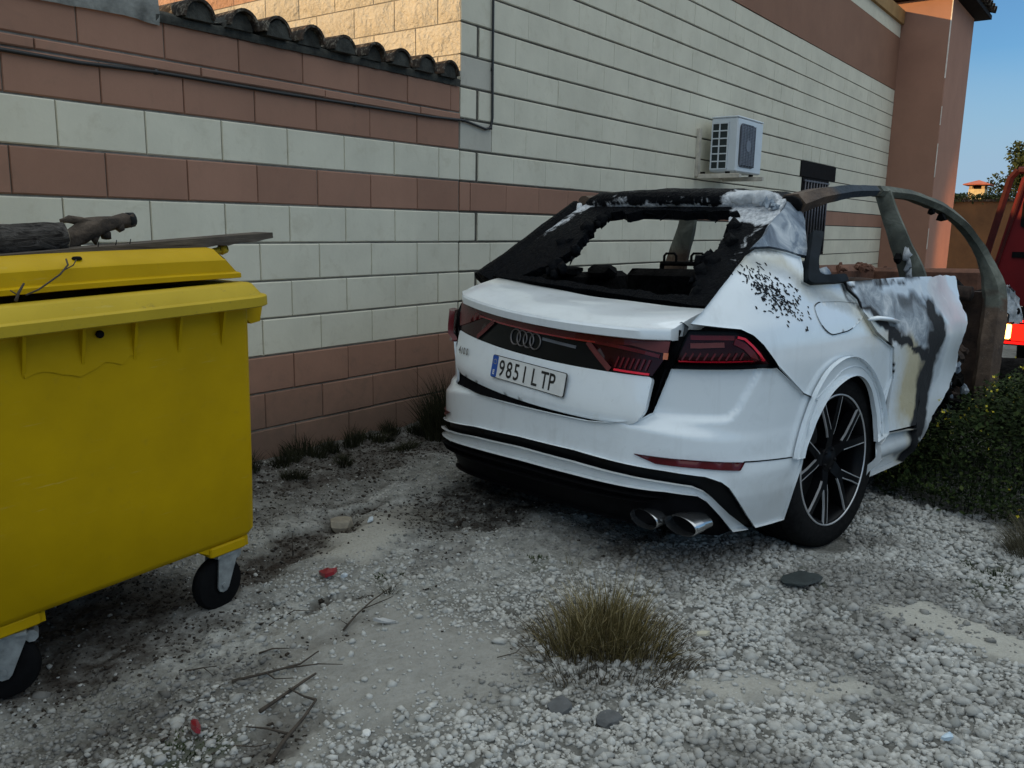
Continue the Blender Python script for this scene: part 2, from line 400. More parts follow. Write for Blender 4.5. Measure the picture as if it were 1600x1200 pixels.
stony = t.mix(t.math('MULTIPLY', t.math('SUBTRACT', 1.0, alpha), 0.55), (1, 1, 1), t.ramp(grey.outputs[0], [(0.25, 0.45), (0.75, 1.25)]))
c = t.mix(1.0, c, stony, 'MULTIPLY')
c = t.mix(t.math('MULTIPLY', alpha, 0.75), c, t.ramp(n1_, [(0.3, (0.28, 0.265, 0.23)), (0.7, (0.46, 0.445, 0.39))]))
c = t.mix(t.math('MULTIPLY', t.ramp(n3_, [(0.45, 0.0), (0.7, 1.0)]), 0.28), c, (0.13, 0.125, 0.115))
worn = t.n('Attribute', attribute_name='worn').outputs['Fac']
c = t.mix(t.math('MULTIPLY', worn, 0.85), c, t.mix(t.ramp(n2_, [(.3, 0.), (.72, 1.)]), t.mix(t.ramp(n1_, [(.35, 0.), (.65, 1.)]), (0.165, 0.163, 0.150), (0.235, 0.232, 0.215)), (0.29, 0.287, 0.268)))
gapf = t.n('Attribute', attribute_name='stony').outputs['Fac']
c = t.mix(t.math('MULTIPLY', gapf, t.ramp(n2_, [(.30, .92), (.70, .45)])), c, (0.060, 0.057, 0.050))
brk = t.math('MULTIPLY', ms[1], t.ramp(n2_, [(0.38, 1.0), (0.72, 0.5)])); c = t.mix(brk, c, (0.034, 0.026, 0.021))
sk = t.math('MULTIPLY', ms[0], t.ramp(n2_, [(0.35, 1.0), (0.72, 0.35)])); c = t.mix(sk, c, (0.018, 0.016, 0.015))
c = t.mix(t.math('MULTIPLY', ms[2], t.ramp(n2_, [(0.35, 1.0), (0.65, 0.3)])), c, (0.03, 0.042, 0.02))
nb = t.bump(n3_, 0.5, 0.006); nb = t.bump(vor.outputs['Distance'], t.math('MULTIPLY', t.math('SUBTRACT', 1.0, alpha), 0.7), 0.012, nb) if False else t.bump(vor.outputs['Distance'], 0.45, 0.01, nb)
nb = t.bump(vor2.outputs['Distance'], 0.35, 0.005, nb)
t.set(col=c, rough=0.95, spec=0.2, normal=nb); M_GROUND = t.m
me = mesh_from('ground', V, F, M_GROUND, True)
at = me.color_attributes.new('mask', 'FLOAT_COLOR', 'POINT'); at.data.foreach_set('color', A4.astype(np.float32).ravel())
ag = me.attributes.new('stony', 'FLOAT', 'POINT'); ag.data.foreach_set('value', (patch(xr, yr) * (1 - smooth_amt(xr, yr)) * sstep(6, 4.5, np.hypot(xr - 1, yr))).astype(np.float32))
aw = me.attributes.new('worn', 'FLOAT', 'POINT'); aw.data.foreach_set('value', poly_zone(xr, yr, SMOOTH, 0.12).astype(np.float32))
ground = link(bpy.data.objects.new('ground', me)); tag(ground, kind='structure', label='pale stony bare ground in front of the block wall')

# ------------------------------------------------------------------ block walls
_bm = {}
def block_mesh(L, H, D, mat, bev=0.006, name='block', bx=0.003):
    key = (round(L, 3), round(H, 3), round(D, 3), mat.name, bx)
    if key in _bm: return _bm[key]
    b = bev
    # front at local y=0 looking to -y; back open into the wall
    V = [(0, D, 0), (L, D, 0), (L, D, H), (0, D, H), (0, b, 0), (L, b, 0), (L, b, H), (0, b, H), (bx, 0, b), (L - bx, 0, b), (L - bx, 0, H - b), (bx, 0, H - b)]
    F = [(8, 9, 10, 11)]
    for r0, r1 in ((0, 4), (4, 8)):
        for j in range(4): F.append((r0 + j, r0 + (j + 1) % 4, r1 + (j + 1) % 4, r1 + j))
    _bm[key] = mesh_from(name, V, F, mat); return _bm[key]
def put_block(parent, x, z, L, H, mat, y=WY, D=0.03, rz=0.0, name='block', jit=0.0025, bx=0.003):
    o = link(bpy.data.objects.new(name, block_mesh(L, H, D, mat, name=name, bx=bx)), parent)
    o.location = (x, y + rnd.uniform(-jit, jit), z); o.rotation_euler = (rnd.uniform(-.004, .004), rnd.uniform(-.003, .003), rz + rnd.uniform(-.003, .003)); return o

gw = thing('garden_wall', 'low white and terracotta striped block wall topped with dark clay tiles behind the yellow bin', 'wall', (0, 0, 0))
mb = MB(); mb.box(-22, WY + 0.010, -0.4, X_COR - 0.003, WY + 0.20, 2.345)
mb.obj('mortar', M_MORTAR, gw)
J = 0.008
def row_mat(k): return M_PINK if k in (-2, -1, 1, 6, 7, 8, 9) else M_WHITE
for k in range(-2, 10):
    zt = KZ - KH * k; zb = zt - KH
    if k == -2: zt, zb = 2.343, 2.168
    if k == -1: zt = 2.112
    off = 2.288 if k % 2 == 0 else 2.288 + BL / 2
    if k in (-2,): off = 2.288 + 0.12
    i0 = int(math.floor((-1.4 - off) / BL)); x = off + i0 * BL
    while x < X_COR - 0.02:
        x1 = min(x + BL, X_COR - 0.004)
        if x1 - x > 0.03: put_block(gw, x + .0025, zb + J / 2, x1 - x - .005, zt - zb - J * 1.1, row_mat(k))
        x += BL
# thin levelling course along the cable
x = -1.4
while x < X_COR - 0.01:
    x1 = min(x + 0.8, X_COR - 0.004); put_block(gw, x + .003, 2.117, x1 - x - .006, 0.045, M_PINK, y=WY - 0.004, name='levelling_brick'); x += 0.8
# longer run of wall out to the left, one plain rendered part
mb = MB()
for k in range(-2, 10):
    zt = KZ - KH * k; mb.box(-21.9, WY + 0.002, zt - KH + 0.005, -1.42, WY + 0.05, zt - 0.004, 0 if row_mat(k) is M_WHITE else 1)
tag(mb.obj('far_blocks', [M_WHITE, M_PINK], gw), kind='stuff')
# coping: mortar bed, render and barrel tiles lying across the wall
mb = MB()
xs = np.arange(2.36, 4.59, 0.03)
for sgn in (0,):
    V = []; F = []
    for x in xs:
        j = (fbm(x * 20, 0 * x, 3, 2) - 0.5) * 0.03
        for (yy, zz) in ((WY - 0.012 + j * .5, 2.335 + j * .4), (WY - 0.02 + j * .6, 2.372 + j), (WY + 0.05, 2.405 + j), (WY + 0.2, 2.41)): V.append((x, yy, zz))
    n = len(xs)
    for i in range(n - 1):
        for j in range(3): F.append((i * 4 + j, i * 4 + j + 1, i * 4 + j + 5, i * 4 + j + 4)[::-1])
    mb.add(V, F)
mb.obj('mortar_bed', M_MORTARD, gw, True)
mb = MB(); V = []; F = []
xs = np.concatenate([np.arange(-2.0, 2.41, 0.06)]); n = len(xs)
for x in xs:
    j = (fbm(x * 6, 0 * x + 3, 4, 12) - 0.5) * 0.09; e = max(0.0, min(1.0, (2.42 - x) / 0.12))
    for (yy, zz) in ((WY - 0.014, 2.325 + j * .35), (WY - 0.022, 2.37 + j * .3), (WY - 0.01, 2.45 + 0.06 * e + j * .3), (WY + 0.06, 2.50 + .06 * e), (WY + 0.2, 2.5)): V.append((x, yy, zz))
for i in range(n - 1):
    for j in range(4): F.append((i * 5 + j, i * 5 + j + 1, i * 5 + j + 6, i * 5 + j + 5)[::-1])
F.append(tuple((n - 1) * 5 + j for j in range(5)))
mb.add(V, F); mb.obj('rendered_coping', M_PLASTER, gw, True, math.radians(50))
def tile_mesh(r, L, th=0.014, n=12):
    V = []; F = []
    for yy, rr in ((0, r), (L, r * 0.86)):
        for q in (rr, rr - th):
            for i in range(n + 1):
                a = PI * i / n; V.append((-q * math.cos(a), yy, q * math.sin(a) * 1.05))
    m = n + 1
    for i in range(n):
        F.append((i, i + 1, 2 * m + i + 1, 2 * m + i)); F.append((m + i + 1, m + i, 3 * m + i, 3 * m + i + 1)); F.append((m + i, m + i + 1, i + 1, i)); F.append((2 * m + i, 2 * m + i + 1, 3 * m + i + 1, 3 * m + i))
    return mesh_from('roof_tile', V, F, M_TILE, True, sharp=math.radians(40))
TM = tile_mesh(0.088, 0.44)
txs = [2.58 + 0.232 * i for i in range(9)]
for i, x in enumerate(txs):
    o = link(bpy.data.objects.new('roof_tile', TM), gw)
    o.location = (x + rnd.uniform(-.01, .01), WY - 0.06 + rnd.uniform(-.012, .012), 2.385 + rnd.uniform(-.006, .006)); o.rotation_euler = (rnd.uniform(-.02, .05), rnd.uniform(-.06, .06), rnd.uniform(-.06, .06))
    mb = MB(); _hp = [(x + .080 * math.cos(PI * q / 10), 2.375 + (.086 + .008 * math.sin(q * 2.3 + i)) * math.sin(PI * q / 10)) for q in range(11)]; _y = WY - .045 + .018 * math.sin(i * 2.7); mb.prism(_hp, _y, WY + .1, axis=1); mb.obj('mortar_plug', M_MORTARD, gw)
# channel tiles lying hollow side up between the cover tiles
V = []; F = []
n = 8
for yy in (0, 0.4):
    for i in range(n + 1):
        a = PI * i / n; V.append((-0.075 * math.cos(a), yy, -0.05 * math.sin(a)))
for i in range(n): F.append((i, i + 1, n + 2 + i, n + 1 + i))
CH = mesh_from('channel_tile', V, F, M_TILE, True)
for x in txs[:-1]:
    o = link(bpy.data.objects.new('channel_tile', CH), gw); o.location = (x + 0.116, WY + 0.0, 2.44); o.rotation_euler = (.03, 0, 0)

# ---- the block building
bd = thing('block_building', 'tall cream block building with a barred window, terracotta band and sunlit end wall', 'building')
X_END = 15.99
mb = MB(); mb.box(X_COR + 0.012, WY + 0.010, -0.4, X_END, 12.0, 4.84); mb.obj('mortar', simple('dark_course_mortar', (.10, .09, .075), .95, var=.35, scale=20, bump=.5, bscale=80), bd)
def front_mat(k): return M_PINK if k in (1, 6, 7, 8, 9) else M_WHITE
stuff = MB()
WIN = (11.66, 12.80, 1.09, 2.133)         # window opening: x, x, z, z
for k in range(-9, 10):
    zt = KZ - KH * k; zb = zt - KH
    row = []
    if k == 1: row.append((X_COR, X_COR + 0.11, M_PINK)); x = X_COR + 0.115
    elif k % 2 == 0: row.append((X_COR, X_COR + 0.168, M_WHITE)); x = X_COR + 0.20
    else: row.append((X_COR, X_COR + 0.345, M_GREYB if k in (-3, -1) else M_WHITE)); x = X_COR + 0.35
    while x < X_END - 0.02:
        x1 = min(x + BL, X_END - 0.002); row.append((x, x1, front_mat(k))); x = x1
    for a, b, m in row:
        # leave out what the window and its lintel replace
        parts = [(a, b)]
        hole = None
        if zb < 2.13 and zt > 1.10: hole = (WIN[0], WIN[1])
        if k == -2: hole = (11.545, 13.065)
        if k == -3: hole = (11.60, 13.02)
        if hole and zb > 1.05 and k <= 3:
            parts = []
            if a < hole[0]: parts.append((a, min(b, hole[0])))
            if b > hole[1]: parts.append((max(a, hole[1]), b))
        for (p, q) in parts:
            if q - p < 0.03: continue
            j = 0.0010 if rnd.random() < .8 else .003
            if q < 11.3 and k <= 5 and k >= -9: put_block(bd, p + j / 2, zb + .0065, q - p - j, KH - .0135, m, jit=0.0007, bx=0.0006)
            else: stuff.box(p + j / 2, WY + rnd.uniform(-.001, .001), zb + .0065, q - j / 2, WY + 0.02, zt - .007, 0 if m is M_WHITE else 1)
tag(stuff.obj('far_blocks', [M_WHITE, M_PINK], bd), kind='stuff')
# lintel course, lintel and barred window
zt = KZ + 3 * KH; WTOP = KZ + KH
for i in range(4):
    a = 11.60 + i * 0.355; put_block(bd, a + .006, zt - KH + .006, 0.343, KH - .010, M_WHITE, name='soldier_block')
mb = MB(); mb.box(11.547, WY - 0.014, WTOP + .002, 13.063, WY + 0.06, WTOP + KH - .002, bev=.004); mb.obj('lintel', M_LINTEL, bd)
mb = MB()
mb.box(WIN[0] + .002, WY + 0.006, WIN[2] + .002, WIN[1] - .002, WY + .0075, WTOP - .002); wdk = mb.obj('window', M_DARK, bd)
fr = MB()
for (a, b, cc, d) in ((WIN[0], WIN[0] + .05, WIN[2], WTOP), (WIN[1] - .05, WIN[1], WIN[2], WTOP), (WIN[0] + .05, WIN[1] - .05, WTOP - .05, WTOP - .001), (WIN[0] + .05, WIN[1] - .05, WIN[2], WIN[2] + .05)):
    fr.box(a, WY - 0.006, cc, b, WY + 0.005, d)
fr.obj('window_frame', M_LINTEL, wdk)
BARM = None
for i in range(9):
    x = WIN[0] + 0.08 + i * 0.122
    if BARM is None:
        q = MB(); q.tube([(0, 0, 0), (0, 0, WTOP - WIN[2] - .06)], 0.011, 6); BARM = mesh_from('window_bar', q.V, q.F, M_BAR, True)
    o = link(bpy.data.objects.new('window_bar', BARM), wdk); o.location = (x, WY - 0.02, WIN[2] + .03)
q = MB(); q.box(WIN[0] + .03, WY - .028, WTOP - .055, WIN[1] - .03, WY - .012, WTOP - .035); q.obj('bar_rail', M_BAR, wdk)
# stucco band, top course and cornice
mb = MB(); mb.box(X_COR - .004, WY - .004, KZ + 9 * KH + .002, X_END - .002, WY + .03, 4.655); mb.obj('stucco_band', M_STUCCOB, bd)
mb = MB(); mb.box(X_COR - .002, WY - .001, 4.66, X_END - .002, WY + .03, 4.862); mb.obj('top_course', M_WHITE, bd)
mb = MB(); mb.box(X_COR - .12, WY - .05, 4.866, X_END - .002, 12.0, 5.075); mb.obj('cornice', M_OCHRE, bd)
# split-faced end wall, sunlit
def split_mesh(L, H, mat, seed):
    rg = np.random.default_rng(seed); nx, nz = 5, 3; V = []; F = []
    for i in range(nx + 1):
        for j in range(nz + 1):
            e = i in (0, nx) or j in (0, nz)
            V.append((0.014 if e else rg.uniform(-.012, .010), L * i / nx, H * j / nz))
    for i in range(nx):
        for j in range(nz): F.append((i * (nz + 1) + j, i * (nz + 1) + j + 1, (i + 1) * (nz + 1) + j + 1, (i + 1) * (nz + 1) + j))
    return mesh_from('split_block', V, F, mat, True)
SPL = {m.name: [split_mesh(BL - .008, KH - .008, m, s) for s in range(7)] for m in (M_SPLIT, M_SPLITP)}
HSPL = [split_mesh(BL / 2 - .008, KH - .008, M_SPLIT, 50 + s) for s in range(3)]
for k in range(2, 15):
    zb = KZ + KH * (k - 1); m = M_SPLITP if k >= 7 and k < 9 else M_SPLIT
    y = WY + .004
    if k % 2:
        o = link(bpy.data.objects.new('split_block', rnd.choice(HSPL) if m is M_SPLIT else SPL[m.name][0]), bd); o.location = (X_COR - .016, y, zb + .004)
        y += BL / 2 if m is M_SPLIT else BL
    while y < 10.6:
        o = link(bpy.data.objects.new('split_block', rnd.choice(SPL[m.name])), bd); o.location = (X_COR - .016, y, zb + .004); y += BL
mb = MB(); mb.box(X_COR + .002, WY + .02, 0, X_COR + .011, 11.9, 4.8); mb.obj('end_mortar', M_MORTAR, bd)

# ---- corner tower
tw = thing('corner_tower', 'tall terracotta stucco tower with tiled eaves at the far end of the block building', 'tower')
TX0, TX1, TY0, TZ = 15.995, 17.92, 3.172, 5.24
mb = MB(); mb.box(TX0, TY0, -0.4, TX1, 9.0, TZ, bev=.012); mb.obj('wall', M_STUCCO, tw)
mb = MB(); 
M_BEAD = simple('pale_plaster_bead', (.75, .68, .6), .8)
for (a, b, w) in ((3.95, 5.2, .012), (3.2, 3.5, .007), (2.35, 2.9, .008), (1.15, 1.5, .006)):
    mb = MB(); mb.box(TX0 - .004, TY0 - .004, a, TX0 + w, TY0 + w, b); mb.obj('corner_bead', M_BEAD, tw)
mb = MB(); mb.box(TX0 - .22, TY0 - .24, TZ + .002, TX1 + .24, 9.2, TZ + .07); mb.obj('eave_board', M_LINTEL, tw)
TM2 = tile_mesh(0.10, 0.5)
for i in range(10):
    o = link(bpy.data.objects.new('roof_tile', TM2), tw); o.location = (TX0 - .1 + i * .235, TY0 - .30, TZ + .09); o.rotation_euler = (.28, 0, 0)
for i in range(12):
    o = link(bpy.data.objects.new('roof_tile', TM2), tw); o.location = (TX0 - .27, TY0 - .05 + i * .235, TZ + .09); o.rotation_euler = (.28, 0, -PI / 2)
    o = link(bpy.data.objects.new('roof_tile', TM2), tw); o.location = (TX1 + .29, TY0 - .05 + i * .235, TZ + .09); o.rotation_euler = (.28, 0, PI / 2)
mb = MB(); mb.add([(TX0 - .22, TY0 - .24, TZ + .072), (TX1 + .24, TY0 - .24, TZ + .072), (TX1 + .24, 9.2, TZ + .072), (TX0 - .22, 9.2, TZ + .072), ((TX0 + TX1) / 2, TY0 + 1, TZ + .5), ((TX0 + TX1) / 2, 8.5, TZ + .5)],
                  [(0, 1, 4), (1, 2, 5, 4), (2, 3, 5), (3, 0, 4, 5)]); mb.obj('roof', M_TILE, tw)

# ---- cable on the wall
cpts = [(0.2, WY - .012, 2.10), (1.52, WY - .012, 2.092), (1.98, WY - .014, 2.088), (2.35, WY - .012, 2.103), (3.1, WY - .012, 2.10), (3.62, WY - .012, 2.104), (4.3, WY - .012, 2.108), (4.62, WY - .012, 2.12), (4.86, WY - .012, 2.085),
        (4.92, WY - .012, 2.10), (4.937, WY - .012, 2.17), (4.93, WY - .012, 2.5), (4.925, WY - .014, 3.0), (4.925, WY - .012, 4.2), (4.93, WY - .012, 4.8)]
mb = MB(); mb.tube(cpts, 0.009, 6)
for p in cpts[1:12:2]: mb.box(p[0] - .008, p[1] - .006, p[2] - .012, p[0] + .008, p[1] + .01, p[2] + .012)
tag(mb.obj('wall_cable', M_CABLE, None, True), 'thin black cable clipped along the terracotta course and up the building corner', 'cable')

# ---- air conditioner
ac = thing('air_conditioner', 'white outdoor air conditioning unit with grey fan grille on a wall bracket', 'air conditioner', (8.46, 3.55, 2.0))
AW, AD, AH = 0.68, 0.29, 0.535
mb = MB(); mb.box(0, 0, 0, AW, AD, AH, bev=.012); mb.obj('casing', M_ACW, ac)
mb = MB(); mb.box(-.004, -.002, AH + .001, AW + .004, AD + .002, AH + .018, bev=.005); mb.obj('lid', M_ACW, ac)
mb = MB(); mb.box(-.003, .10, .03, -.001, AD - .015, AH - .05); sg = mb.obj('coil', simple('dark_teal_coil', (.012, .022, .024), .4), ac)
mb = MB()
for i in range(7): z = .03 + i * .0758; mb.box(-.012, .095, z - .006, -.0035, AD - .01, z + .006)
for y in (.095, .188, AD - .022): mb.box(-.0135, y, .024, -.0032, y + .012, AH - .045)
mb.obj('side_grid', M_ACW, ac)
# fan grille: recessed dark panel with close bars
gx0, gx1, gz0, gz1 = .05, .45, .05, AH - .05
mb = MB()
def rrect(x0, z0, x1, z1, r, n=5):
    P = []
    for cx, cz, a0 in ((x1 - r, z1 - r, 0), (x0 + r, z1 - r, 90), (x0 + r, z0 + r, 180), (x1 - r, z0 + r, 270)):
        for i in range(n + 1): a = math.radians(a0 + 90 * i / n); P.append((cx + r * math.cos(a), cz + r * math.sin(a)))
    return P
mb.prism(rrect(gx0, gz0, gx1, gz1, .06), -.006, -.001); mb.obj('fan_recess', simple('dark_fan', (.05, .055, .065), .5), ac)
mb = MB()
for i in range(26): z = gz0 + .03 + i * (gz1 - gz0 - .06) / 25; mb.box(gx0 + .008, -.016, z - .0045, gx1 - .008, -.0065, z + .0045)
for i in range(6): x = gx0 + .02 + i * (gx1 - gx0 - .04) / 5; mb.box(x - .004, -.020, gz0 + .01, x + .004, -.0062, gz1 - .01)
mb.obj('fan_grille', M_ACG, ac)
mb = MB(); mb.tube([((gx0 + gx1) / 2, -.007, (gz0 + gz1) / 2), ((gx0 + gx1) / 2, -.022, (gz0 + gz1) / 2)], .06, 16); mb.obj('fan_hub', M_ACG, ac)
br = thing('wall_bracket', 'cream steel bracket under the air conditioning unit', 'bracket', (8.33, 3.94, 1.93))
for dx in (0.0, 0.62):
    mb = MB(); mb.box(dx, -.035, 0.02, dx + .045, -.002, .50); mb.box(dx + .046, -.036, .02, dx + .05, -.004, .50); mb.obj('upright', M_ACB, br)
    mb = MB(); mb.box(dx, -.47, 0.0, dx + .045, -.037, .045, bev=.003); mb.box(dx, -.49, .005, dx + .045, -.472, .04); a = mb.obj('arm', M_ACB, br)
    mb = MB(); mb.box(dx + .008, -.10, .046, dx + .04, -.06, .066); mb.box(dx + .008, -.37, .046, dx + .04, -.33, .066); mb.obj('rubber_foot', M_BLACK, a)
# ------------------------------------------------------------------ yellow wheeled bin
def plastic(name, col, scuff=0.5):
    t = NT(name); P = t.coord(); n = t.noise(3.0, 5, 0.6, P); n2 = t.noise(30, 5, 0.7, P); n3 = t.noise(160, 3, 0.6, P)
    c = t.mix(t.ramp(n, [(0.35, 0.0), (0.7, 1.0)]), col, tuple(k * 0.82 for k in col))
    # scratches: stretched noise
    mp = t.n('Mapping', {'Scale': (3, 3, 40), 'Rotation': (0, 0.12, 0)}); t.t.links.new(P, mp.inputs['Vector']); sc = t.noise(2.2, 6, 0.75, mp.outputs[0])
    c = t.mix(t.math('MULTIPLY', t.ramp(sc, [(0.62, 0.0), (0.72, 1.0)]), 0.22), c, (0.5, 0.45, 0.2))
    c = t.mix(t.math('MULTIPLY', t.ramp(n2, [(0.6, 0.0), (0.74, 1.0)]), scuff * 0.6), c, (0.13, 0.11, 0.05))
    t.set(col=c, rough=t.ramp(n, [(0.3, 0.42), (0.7, 0.6)]), spec=0.12, normal=t.bump(n3, 0.08, 0.002)); return t.m
M_YEL = plastic('yellow_plastic', (0.48, 0.30, 0.001), 0.22)
M_YELW = plastic('worn_yellow_rim', (0.47, 0.33, 0.024), 0.9)
M_GALV = simple('galvanised_steel', (0.38, 0.40, 0.40), 0.55, 0.7, var=0.35, scale=25, bump=0.15)
BIN_O = (1.855, 2.575, 0.245)
bn = thing('waste_bin', 'large yellow wheeled waste bin with its lid ajar by the wall', 'bin', BIN_O, (0, math.radians(-2.2), math.radians(0.6)))
# tapered, round-edged body
def ring(x0, x1, y0, y1, z, r, n=5):
    return [(x, y, z) for x, y in rrect(x0, y0, x1, y1, r, n)]
prof = [(0.0, .035, .045), (0.012, .012, .05), (.035, 0, .05), (.3, -.012, .048), (.62, -.022, .045), (.90, -.03, .04)]
V = []; F = []
for z, ins, r in prof: V += ring(-1.22 + ins * .8, 0.0 - ins * .45 if z > .04 else -ins, 0.0 + ins * 1.2, 0.98 - ins, z, r)
m = len(V) // len(prof)
for k in range(len(prof) - 1):
    for j in range(m): F.append((k * m + j, k * m + (j + 1) % m, (k + 1) * m + (j + 1) % m, (k + 1) * m + j))
F.append(tuple(range(m - 1, -1, -1)))
# dent the front a little
V = [(x, y + (0.006 * math.sin(x * 5) * math.sin(z * 4) if y < .2 else 0), z) for x, y, z in V]
body = mobj('body', V, F, M_YEL, bn, True, sharp=math.radians(35))
# rim: ledge, upper sloped band and lower lip
def rim_ring(prof, x0, x1, y0, y1, name, mat):
    V = []; F = []; k = len(prof)
    n = 4
    base = rrect(x0, y0, x1, y1, .03, n); M = len(base)
    cx, cy = (x0 + x1) / 2, (y0 + y1) / 2
    for o, z in prof: V += [(x, y, z) for x, y in rrect(x0 - o, y0 - o, x1 + o, y1 + o, .03 + max(o, -.02), n)]
    for a in range(k - 1):
        for j in range(M): F.append((a * M + j, a * M + (j + 1) % M, (a + 1) * M + (j + 1) % M, (a + 1) * M + j))
    return mobj(name, V, F, mat, bn, True, sharp=math.radians(28))
rim_ring([(-.01, .885), (.072, .872), (.078, .876), (.078, .906), (.072, .910), (.060, .912), (.030, .948), (.018, .953), (-.05, .953), (-.06, .93)], -1.235, 0.005, -.028, 1.0, 'rim', M_YELW)
# stiffening ribs under the rim
for x in (-1.1, -.92, -.77, -.60, -.435, -.28, -.115):
    mb = MB(); mb.prism([(-.026, .73), (-.030, .87), (-.066, .87)], x - .005, x + .005, axis=0); mb.obj('rib', M_YEL, bn)
mb = MB()   # pressed panel with a wavy lower edge
P = [(-.77, .872)] + [(-.77 + .37 * i / 14, .742 + .012 * math.sin(i * .9) + (.03 if i > 11 else 0) - (.012 if 5 < i < 9 else 0)) for i in range(15)] + [(-.40, .872)]
mb.prism(P[::-1], -.0335, -.02, axis=1); mb.obj('lock_panel', M_YEL, bn, False)
mb = MB(); mb.lathe([(0.0001, -.052), (.009, -.052), (.012, -.047), (.012, -.04)], 14, M=Matrix.Translation((-.545, 0, .842))); mb.obj('lock_bolt', M_BLACK, bn, True)
# lifting trunnion / hinge bracket at the right end
mb = MB(); mb.prism([(.012, .845), (.015, .87), (.11, .872), (.115, .855), (.10, .80), (.06, .795)], .04, .30, axis=1); mb.obj('side_grip', M_YEL, bn)
# lid, slightly raised
ld = MB()
def lid_prof(x, gap):
    g = gap
    return [(.030, .955 + g), (.022, .957 + g), (.022, .972 + g), (.030, .975 + g), (.050, .977 + g), (.055, 1.018 + g), (.060, 1.023 + g), (.12, 1.056 + g), (.16, 1.060 + g), (.98, 1.03), (1.0, .95)]
xs = [-1.2, -1.0, -.8, -.6, -.4, -.2, -.02, 0.02]
V = []; F = []
for i, x in enumerate(xs):
    g = .011 + .008 * math.sin(PI * min(1, (x + 1.25) / 1.3)) * (1 if x < -.1 else .3)
    for (y, z) in lid_prof(x, g):
        V.append((x - (.035 * (z > .984 + g) + .020 * (z > 1.04)) * (i == len(xs) - 1), y, z))
k = len(lid_prof(0, 0))
for i in range(len(xs) - 1):
    for j in range(k - 1): F.append((i * k + j, (i + 1) * k + j, (i + 1) * k + j + 1, i * k + j + 1))
e = (len(xs) - 1) * k
F.append(tuple(e + j for j in range(k)))
F.append(tuple(range(k - 1, -1, -1)))
lid = mobj('lid', V, F, M_YEL, bn, True, sharp=math.radians(25))
for x, y, z in ((-.52, .095, 1.064),):
    mb = MB(); mb.lathe([(.0001, 0.006), (.011, .005), (.015, 0), (.015, -.004)], 12, M=Matrix.Translation((x, y, z)) @ Matrix.Rotation(PI / 2, 4, 'X')); mb.obj('lid_bolt', M_BLACK, lid, True)
mb = MB(); mb.tube([(-.03, .20, 1.04), (.03, .21, 1.05), (.085, .215, 1.057)], [.012, .012, .014], 8); mb.tube([(.075, .214, 1.055), (.10, .216, 1.06)], [.019, .017], 8); mb.obj('lid_handle', M_YELW, lid, True)
# dark scrapes and holes in the front
mb = MB()
for (x, z, r) in ((-.045, .56, .009), (-.028, .43, .004), (-.17, .66, .004), (-.52, .55, .003), (-.205, .535, .0035), (-.225, .530, .004), (-.250, .525, .003), (-.275, .521, .0025), (-.30, .517, .0025)):
    mb.lathe([(.0001, -.0035), (r, -.003), (r * 1.15, 0.0)], 8, M=Matrix.Translation((x, -.008, z)) @ Matrix.Scale(1.6, 4, (0, 0, 1)))
mb.obj('puncture', M_DARK, bn)
# castor wheels
def castor(x, y, zoff, swing):
    c = thing('castor', None, None, (x, y, 0)); c.parent = bn
    mb = MB(); mb.box(x - .075, y - .06, -.028, x + .075, y + .06, .012, bev=.006); mb.prism([(x - .12, .012), (x + .09, .012), (x + .09, -.026), (x - .05, -.026)], y - .05, y - .005, axis=1)
    mb.obj('mount', M_YEL, bn)
    bpy.data.objects.remove(c)
    Rm = Matrix.Translation((x, y, 0)) @ Matrix.Rotation(swing, 4, 'Z')
    fk = MB(); fk.box(-.05, -.05, -.040, .05, .05, -.029, M=Rm)
    for s in (-1, 1):
        P = [(-.035, -.04), (.055, -.04), (-.002, -.165), (-.012, -.176), (-.030, -.178), (-.044, -.170), (-.05, -.155)]
        fk.prism(P, s * .036 - .003, s * .036 + .003, axis=1, M=Rm)
    fk.tube([Rm @ Vector((-.024, -.045, -.152)), Rm @ Vector((-.024, .045, -.152))], .010, 8)
    fk.box(.055, -.02, -.075, .095, .02, -.066, M=Rm @ Matrix.Rotation(.5, 4, 'Y')); fk.tube([Rm @ Vector((.06, -.022, -.06)), Rm @ Vector((.06, .022, -.06))], .02, 8)
    f = fk.obj('castor_fork', M_GALV, bn, False)
    w = MB(); w.lathe([(.035, -.026), (.078, -.026), (.094, -.022), (.101, -.010), (.102, 0), (.101, .010), (.094, .022), (.078, .026), (.035, .026)], 36, M=Rm @ Matrix.Translation((-.024, 0, -.150))); w.lathe([(.0001, -.024), (.035, -.024), (.036, .024), (.0001, .024)], 20, M=Rm @ Matrix.Translation((-.024, 0, -.150)))
    w.obj('castor_wheel', M_BLACK, f, True, math.radians(40))
castor(-.13, .065, 0, 0.10); castor(-.865, .075, 0, -.45); castor(-.13, .86, 0, 0.4); castor(-.865, .86, 0, -.2)

